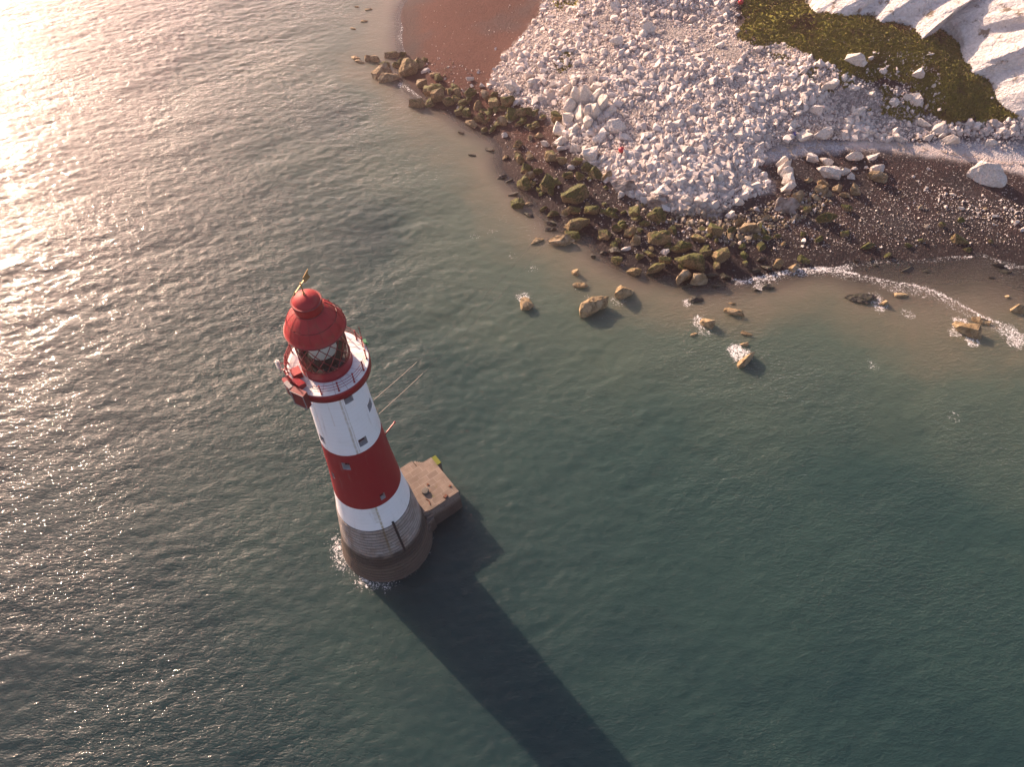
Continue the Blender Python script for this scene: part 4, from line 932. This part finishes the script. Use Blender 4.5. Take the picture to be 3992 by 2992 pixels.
m = MB(); m.lathe([(0, Z0-.3), (1.88, Z0-.3)], 48); m.lathe([(1.3, Z0-.3), (1.3, Z0+.1), (1.15, Z0+.4), (1.1, Z0+.55), (0, Z0+.55)], 24); lp = m.build('lamp_pedestal', M['dark'], LH)
m = MB(); m.lathe([(.0, Z0+.58), (1.0, Z0+.58), (1.12, Z0+.65), (1.15, Z1-.15), (.7, Z1-.02), (0, Z1)], 40); m.build('lens_curtain', M['curtain'], LH, True)
# roof
m = MB(); m.lathe([(1.6, 37.9), (2.24, 37.9), (2.32, 37.94), (2.33, 38.08), (2.24, 38.14), (2.20, 38.3), (2.11, 38.6), (1.96, 38.95), (1.75, 39.3), (1.50, 39.6), (1.27, 39.82), (1.12, 39.92), (1.05, 39.97), (1.03, 40.0)], 80)
roof = m.build('roof', M['red_roof'], LH, True)
m = MB(); m.tube([pol(a, 2.31, 37.99) for a in range(0, 360, 5)], .085, 7, closed=True); m.build('gutter', M['darkred'], roof)
m = MB(); m.tube([pol(a, 1.87, 39.14) for a in range(0, 360, 5)], .03, 5, closed=True)
for k in range(8): m.tube([pol(k*45+10, 1.84, 39.16), pol(k*45+10, 1.95, 39.26)], .03, 4)
m.build('roof_band', M['darkred'], roof)
m = MB()
for a in range(8, 368, 24): m.tube([pol(a, q[0]+.005, q[1]) for q in ((2.25, 38.14), (2.21, 38.3), (2.12, 38.6), (1.97, 38.95), (1.76, 39.3), (1.51, 39.6), (1.28, 39.82), (1.13, 39.92))], .010, 4)
m.build('roof_seams', M['darkred'], roof)
m = MB(); m.tube([pol(18, 2.3, 38.0), pol(18, 2.3, 38.5), pol(18, 2.08, 39.1), pol(18, 1.5, 39.95), pol(18, 1.2, 40.3)], .03, 5); m.tube([pol(30, 2.3, 38.0), pol(30, 2.3, 38.5), pol(30, 2.08, 39.1), pol(30, 1.5, 39.95), pol(30, 1.2, 40.3)], .03, 5)
m.build('roof_ladder', M['red'], roof)
m = MB(); m.lathe([(1.03, 39.95), (1.03, 40.45), (1.10, 40.5), (1.10, 40.85), (1.12, 40.9), (1.02, 40.96), (1.0, 40.93), (.98, 40.98), (.86, 41.18), (.62, 41.38), (.3, 41.5), (.06, 41.54), (0, 41.54)], 64)
vent = m.build('ventilator', M['red_roof'], LH, True)
m = MB(); m.tube([pol(a, 1.1, 40.9) for a in range(0, 360, 6)], .06, 6, closed=True); m.tube([pol(a, 1.07, 40.0) for a in range(0, 360, 6)], .04, 6, closed=True); m.build('ventilator_rim', M['darkred'], vent)
# weather vane: staff, arrow and paddle
vd = Vector((math.cos(R(70)), math.sin(R(70)), 0)); zc = 42.55
m = MB(); m.tube([(0, 0, 41.5), (0, 0, 42.75)], .05, 6); m.tube([(0, 0, 41.5), (0, 0, 41.75)], .09, 8); vane = m.build('weather_vane', M['brass'], LH)
m = MB(); m.tube([tuple(-vd*.95+Vector((0, 0, zc))), tuple(vd*.8+Vector((0, 0, zc)))], .04, 5)
side_ = Vector((-vd.y, vd.x, 0))*.02
q = [vd*.45+Vector((0, 0, zc-.28)), vd*1.25+Vector((0, 0, zc-.40)), vd*1.05+Vector((0, 0, zc)), vd*1.25+Vector((0, 0, zc+.40)), vd*.45+Vector((0, 0, zc+.28))]
m.add([p+side_ for p in q]+[p-side_ for p in q], [(0, 1, 2, 3, 4), (9, 8, 7, 6, 5)]+[(i, (i+1) % 5, 5+(i+1) % 5, 5+i) for i in range(5)])
q = [-vd*.85+Vector((0, 0, zc-.16)), -vd*1.2+Vector((0, 0, zc)), -vd*.85+Vector((0, 0, zc+.16))]
m.add([p+side_ for p in q]+[p-side_ for p in q], [(0, 1, 2), (5, 4, 3), (0, 1, 4, 3), (1, 2, 5, 4), (2, 0, 3, 5)]); m.build('vane_arrow', M['brass'], vane)
# equipment on the gallery
def pbox(name, a, r, z, size, mat, tilt=0.0, top=1.0):
    m = MB(); x, y, _ = pol(a, r, 0); m.box((x, y, z+size[2]/2), size, R(a), 0, top, tilt); return m.build(name, mat, LH)
e = pbox('equipment_box', -150, 2.55, GZ+.02, (.75, .8, .62), M['red_roof']); e['label'] = 'bright red square cabinet on the gallery deck'
e = pbox('equipment_box', -130, 2.95, GZ+.02, (.62, .95, .55), M['red'], .35); e['label'] = 'red cabinet with sloping lid at the gallery edge'
e = pbox('fog_signal_housing', -119, 3.62, GZ-1.25, (.5, 1.25, 1.75), M['darkred']); e['label'] = 'dark red box hung outside the gallery rail'
m = MB(); x, y, _ = pol(-119, 3.90, 0)
for s_ in (-1, 1):
    m.box((x-s_*.6*math.sin(R(-119)), y+s_*.6*math.cos(R(-119)), GZ-.37), (.05, .07, 1.75), R(-119))
m.box((x, y, GZ-1.23), (.05, 1.27, .07), R(-119)); m.box((x, y, GZ+.48), (.05, 1.27, .07), R(-119)); m.build('housing_frame', M['grey'], e)
e2 = pbox('side_panel', -138, 3.62, GZ-.95, (.35, .8, 1.35), M['grey']); m = MB(); x, y, _ = pol(-138, 3.81, 0); m.box((x, y, GZ-.35), (.06, .2, .9), R(-138)); m.build('panel_slot', M['darkred'], e2)
m = MB(); x, y, _ = pol(-147, 3.5, 0); m.box((x, y, GZ-.15), (.5, .7, .9), R(-147)); m.tube([pol(-150, 3.2, GZ), pol(-152, 3.35, GZ+1.2)], .07, 6); m.tube([pol(-140, 3.2, GZ), pol(-143, 3.3, GZ+1.15)], .07, 6); m.tube([pol(-152, 3.35, GZ+1.1), pol(-132, 3.3, GZ+1.1)], .05, 6); m.build('davit_frame', M['red'], LH)
ins = empty('signal_lamp', pol(-170, 3.72, GZ+.35)); ins.parent = LH
m = MB(); m.tube([(0, 0, -.5), (.0, .0, .9)], .05, 6)
for k in range(4): m.lathe([(0, k*.22), (.17, k*.22), (.2, k*.22+.06), (.16, k*.22+.13), (0, k*.22+.13)], 14)
m.build('lamp_stack', M['insul'], ins)
m = MB(); m.tube([(0, 0, -.35), tuple(Vector(pol(-170, -.6, -.3)))], .04, 5); m.tube([(0, 0, .5), tuple(Vector(pol(-170, -.6, .3)))], .035, 5); m.build('lamp_bracket', M['red'], ins)
m = MB(); m.tube([pol(-126, 2.13, GZ), pol(-126, 2.15, GZ+1.0)], .022, 5); m.build('whip_aerial', M['insul'], LH)
m = MB(); m.tube([pol(34, 3.25, GZ), pol(34, 3.28, GZ+.9)], .06, 6); m.tube([pol(34, 3.28, GZ+.9), pol(34, 3.30, GZ+2.1)], .03, 5); ae = m.build('aerial_mast', M['red'], LH)
m = MB(); m.box(pol(33, 3.42, GZ+.25), (.3, .42, .1), R(20)); m.box(pol(30, 3.5, GZ+.15), (.16, .3, .16), R(60)); m.build('aerial_box', M['green'], ae)
m = MB()
for c_ in (-97, -104): m.tube([pol(c_+4*math.cos(k), RR, GZ+.85+.16*math.sin(k)) for k in np.linspace(0, 6.28, 12)[:-1]], .02, 5, closed=True)
m.build('rope_coil', M['rope'], LH)
# boom and drain on the tower
m = MB(); m.tube([pol(19, rad(21)-.05, 20.95), pol(31, rad(21)+1.25, 21.15)], .075, 8); m.tube([pol(31, rad(21)+1.17, 21.15), pol(31.3, rad(21)+1.32, 21.15)], .11, 8); m.build('derrick_boom', M['red'], LH)
m = MB(); m.tube([pol(-53.2+i*.1, rad(10.7-i*.35)+.10, 10.7-i*.35) for i in range(18)], .13, 7); m.build('drain_pipe', M['dark'], LH)

# ---------------------------------------------------------------- landing stage of stone blocks
ang = R(36); LU = np.array([math.cos(ang), math.sin(ang)]); LV = np.array([-math.sin(ang), math.cos(ang)])
LS = empty('landing_stage', (LX, LY, 0), ang); tag(LS, 'square stone landing platform joined to the foot of the lighthouse', 'landing stage')
def masonry(name, a, b, weedz, top=False):
    t = NT(name); g = t.n('TexCoord').outputs['Object']; sx = t.n('SeparateXYZ', {0: g})
    n1 = t.noise(g, .9, 6, .65); n2 = t.noise(g, 6, 5, .65)
    v = g if top else t.n('CombineXYZ', {0: t.math('ADD', sx.outputs[0], sx.outputs[1]), 1: sx.outputs[2]}).outputs[0]
    br = t.n('TexBrick', {'Vector': v, 'Color1': (*a, 1), 'Color2': (*b, 1), 'Mortar': (.26, .22, .18, 1) if top else (.05, .04, .03, 1), 'Scale': 1.0, 'Mortar Size': .03 if top else .022, 'Brick Width': 1.3, 'Row Height': .75, 'Bias': .1}, offset=.37)
    c = t.mix(t.math('MULTIPLY', t.ss(.4, .7, n1), .6), br.outputs[0], (.095, .068, .05) if top else (.085, .06, .045))
    c = t.mix(t.math('MULTIPLY', n2, .3), c, (.10, .07, .05))
    if top: c = t.mix(t.math('MULTIPLY', t.ss(.62, .72, n1), .7), c, (.09, .10, .02))
    z = t.math('ADD', sx.outputs[2], t.math('MULTIPLY', t.math('SUBTRACT', n1, .5), 1.6))
    c = t.mix(t.math('MULTIPLY', t.ss(weedz, weedz-1.0, z), .85), c, t.mix(n2, (.018, .013, .010), (.05, .034, .022)))
    return t.finish(c, .85, t.bump(t.math('ADD', br.outputs['Fac'], t.math('MULTIPLY', n2, -.8)), .05, -.8))
DZ = 3.8
M['deck'] = masonry('landing_paving', (.135, .105, .082), (.215, .17, .13), -9, True)
M['mwall'] = masonry('landing_masonry', (.155, .125, .105), (.22, .185, .155), 2.6)
M['stump'] = plain('weathered_stump', (.10, .095, .08), .8)
M['mossw'] = plain('bright_weed', (.13, .15, .012), .9)
def prism(poly, z0, z1, batter=0.0, mi=0):
    """closed prism over a CCW polygon, walls leaning out towards the foot"""
    c = np.mean(np.array(poly), 0); n = len(poly); v = []
    lo = [tuple(np.array(p)+(np.array(p)-c)/np.linalg.norm(np.array(p)-c)*batter) for p in poly]
    v = [(*p, z0) for p in lo]+[(*p, z1) for p in poly]
    f = [tuple(range(n-1, -1, -1)), tuple(n+i for i in range(n))]+[(i, (i+1) % n, n+(i+1) % n, n+i) for i in range(n)]
    return v, f
poly = [(2.5, -1.0), (5.39, -1.77), (9.12, -1.77), (9.12, 3.93), (7.05, 3.95), (7.05, 4.88), (5.2, 4.92), (2.5, 4.6)]
m = MB(); m.add(*prism(poly, -5, DZ-.32, .55)); m.build('platform_wall', M['mwall'], LS)
m = MB(); m.add(*prism([(p[0], p[1]) for p in poly], DZ-.318, DZ, .02)); m.build('platform_paving', M['deck'], LS)
m = MB(); m.add(*prism([(1.5, -2.6), (3.6, -2.55), (5.3, -2.1), (5.32, 1.0), (1.5, 1.0)], -5, 2.5, .5)); 
for k, (u, v_, w, zz) in enumerate(((4.9, -1.5, .8, 2.9), (4.5, -2.0, .7, 2.6), (4.9, -.6, .7, 3.1), (4.3, -1.1, .9, 2.75), (5.0, .3, .6, 3.2), (4.1, -2.4, .8, 2.2))): m.box((u, v_, zz-.5), (w, w*1.1, 1.0), k*.13, 0, .9)
m.build('foundation_apron', M['mwall'], LS)
m = MB(); m.add(*prism([(9.14, 2.75), (9.75, 2.75), (9.75, 4.0), (9.14, 4.0)], -4, DZ-.35, .12)); bt = m.build('fender_buttress', M['mwall'], LS); bt['label'] = 'weed topped buttress at the seaward corner'
m = MB(); m.add(*prism([(9.14, 2.75), (9.75, 2.75), (9.75, 4.0), (9.14, 4.0)], DZ-.348, DZ-.25, .01)); m.build('weed_cap', M['mossw'], bt)
m = MB()
for k in range(7): m.box((7.3+.27*k, 4.35, DZ-.18-.36*k-1.0), (.26, .82, 2.0))
m.build('steps', M['deck'], LS)
m = MB(); m.add(*prism([(7.08, 4.80), (9.4, 4.80), (9.4, 5.05), (7.08, 5.05)], -4, 1.4, .1)); m.build('stair_wall', M['mwall'], LS)
def luv(p, z): return (p[0]*LU[0]+p[1]*LU[1], p[0]*LV[0]+p[1]*LV[1], z)
bu = luv((4.59, 3.97), DZ); m = MB(); m.lathe([(.42, 0), (.42, .28), (.36, .36), (0, .38)], 20, c=bu[:2]); bo = m.build('bollard', M['stump'], LS, False); bo.location.z = DZ
bo['label'] = 'round grey capstan stump on the paving'
ru = luv((6.94, 3.30), DZ); m = MB(); m.box((ru[0], ru[1], DZ+.1), (.5, .36, .2), .3, 0, .8); m.build('mooring_plate', M['rust'], LS)
m = MB(); m.box((6.8, 1.1, DZ+.05), (.22, .22, .1), .2); m.box((8.7, -.6, DZ+.06), (.26, .2, .12), .2); m.tube([(5.6, -1.2, DZ+.04), (5.75, -.7, DZ+.06), (5.6, -.3, DZ+.04)], .06, 5); m.build('iron_fittings', M['rust'], LS)

# two wires from tower to beach
def cable(z0, a0, end, label):
    p0 = Vector((LX+rad(z0)*math.cos(R(a0)), LY+rad(z0)*math.sin(R(a0)), z0)); e = ground(*end); p1 = Vector((e[0], e[1], e[2]+.1))
    P = []
    for i in range(41):
        t = i/40; q = p0.lerp(p1, t); q.z -= 1.6*4*t*(1-t); P.append(q)
    ob = MB().tube(P[:7], .024, 5); o = ob.build('mooring_wire', M['rope']); MB().tube(P[6:], .018, 4).build('bare_wire', M['wire'], o)
    tag(o, label, 'wire', 'wires from the lighthouse to the shore'); return o
cable(26.3, 25, (2165, 842), 'upper of two thin wires running from the lighthouse to the shore rocks')
cable(24.2, 22, (2215, 842), 'lower of two thin wires running from the lighthouse to the shore rocks')

# ---------------------------------------------------------------- light, air, camera
AZ, EL = R(131), R(25.5)
sd = Vector((math.cos(AZ)*math.cos(EL), math.sin(AZ)*math.cos(EL), math.sin(EL)))
li = bpy.data.lights.new('sun', 'SUN'); li.energy = 5.0; li.angle = R(.53); li.color = (1, .70, .51)
so = bpy.data.objects.new('sun', li); COL.objects.link(so); so.rotation_euler = sd.to_track_quat('Z', 'Y').to_euler(); so.location = (-150, 250, 200)
w = bpy.data.worlds.new('World'); S.world = w; w.use_nodes = True; nt = w.node_tree
sk = nt.nodes.new('ShaderNodeTexSky'); sk.sky_type = 'NISHITA'; sk.sun_disc = False; sk.sun_elevation = EL; sk.sun_rotation = math.pi/2-AZ; sk.dust_density = 2.2; sk.air_density = 1.0; sk.ozone_density = 1.0
bg = nt.nodes['Background']; bg.inputs[1].default_value = .095; tn = nt.nodes.new('ShaderNodeMix'); tn.data_type = 'RGBA'; tn.blend_type = 'MULTIPLY'; tn.inputs[0].default_value = 1; tn.inputs[7].default_value = (1, .95, .97, 1); nt.links.new(sk.outputs[0], tn.inputs[6]); nt.links.new(tn.outputs[2], bg.inputs[0])

HZ = 0.0006  # added volume; its pink glow stands in for lens glare
if HZ > 0:
    m = MB(); m.box((0, 0, 46), (6400, 6400, 118)); hz = m.build('glare_veil', M['dark']); hz['kind'] = 'stuff'; hz['label'] = 'added pink air standing in for lens glare'
    mt = bpy.data.materials.new('glare_veil_air'); mt.use_nodes = True; mt.node_tree.nodes.clear()
    ou = mt.node_tree.nodes.new('ShaderNodeOutputMaterial'); pv = mt.node_tree.nodes.new('ShaderNodeVolumePrincipled')
    pv.inputs['Color'].default_value = (1, .72, .74, 1); pv.inputs['Density'].default_value = HZ; pv.inputs['Anisotropy'].default_value = .84
    mt.node_tree.links.new(pv.outputs[0], ou.inputs['Volume']); hz.data.materials[0] = mt

cam = bpy.data.cameras.new('camera'); co = bpy.data.objects.new('camera', cam); COL.objects.link(co)
cam.sensor_width = 36; cam.lens = F/3992*36; cam.clip_end = 6000; cam.clip_start = .5
co.matrix_world = Matrix.Translation((0, 0, CAMH)) @ Matrix.Rotation(R(90)-PITCH, 4, 'X') @ Matrix.Rotation(-ROLL, 4, 'Z')
S.camera = co
S.view_settings.view_transform = 'Standard'; S.view_settings.look = 'None'; S.view_settings.exposure = 1.28; S.view_settings.gamma = 1
S.render.engine = 'CYCLES'; S.cycles.max_bounces = 6; S.cycles.transparent_max_bounces = 12; S.cycles.volume_bounces = 1; S.cycles.use_denoising = True
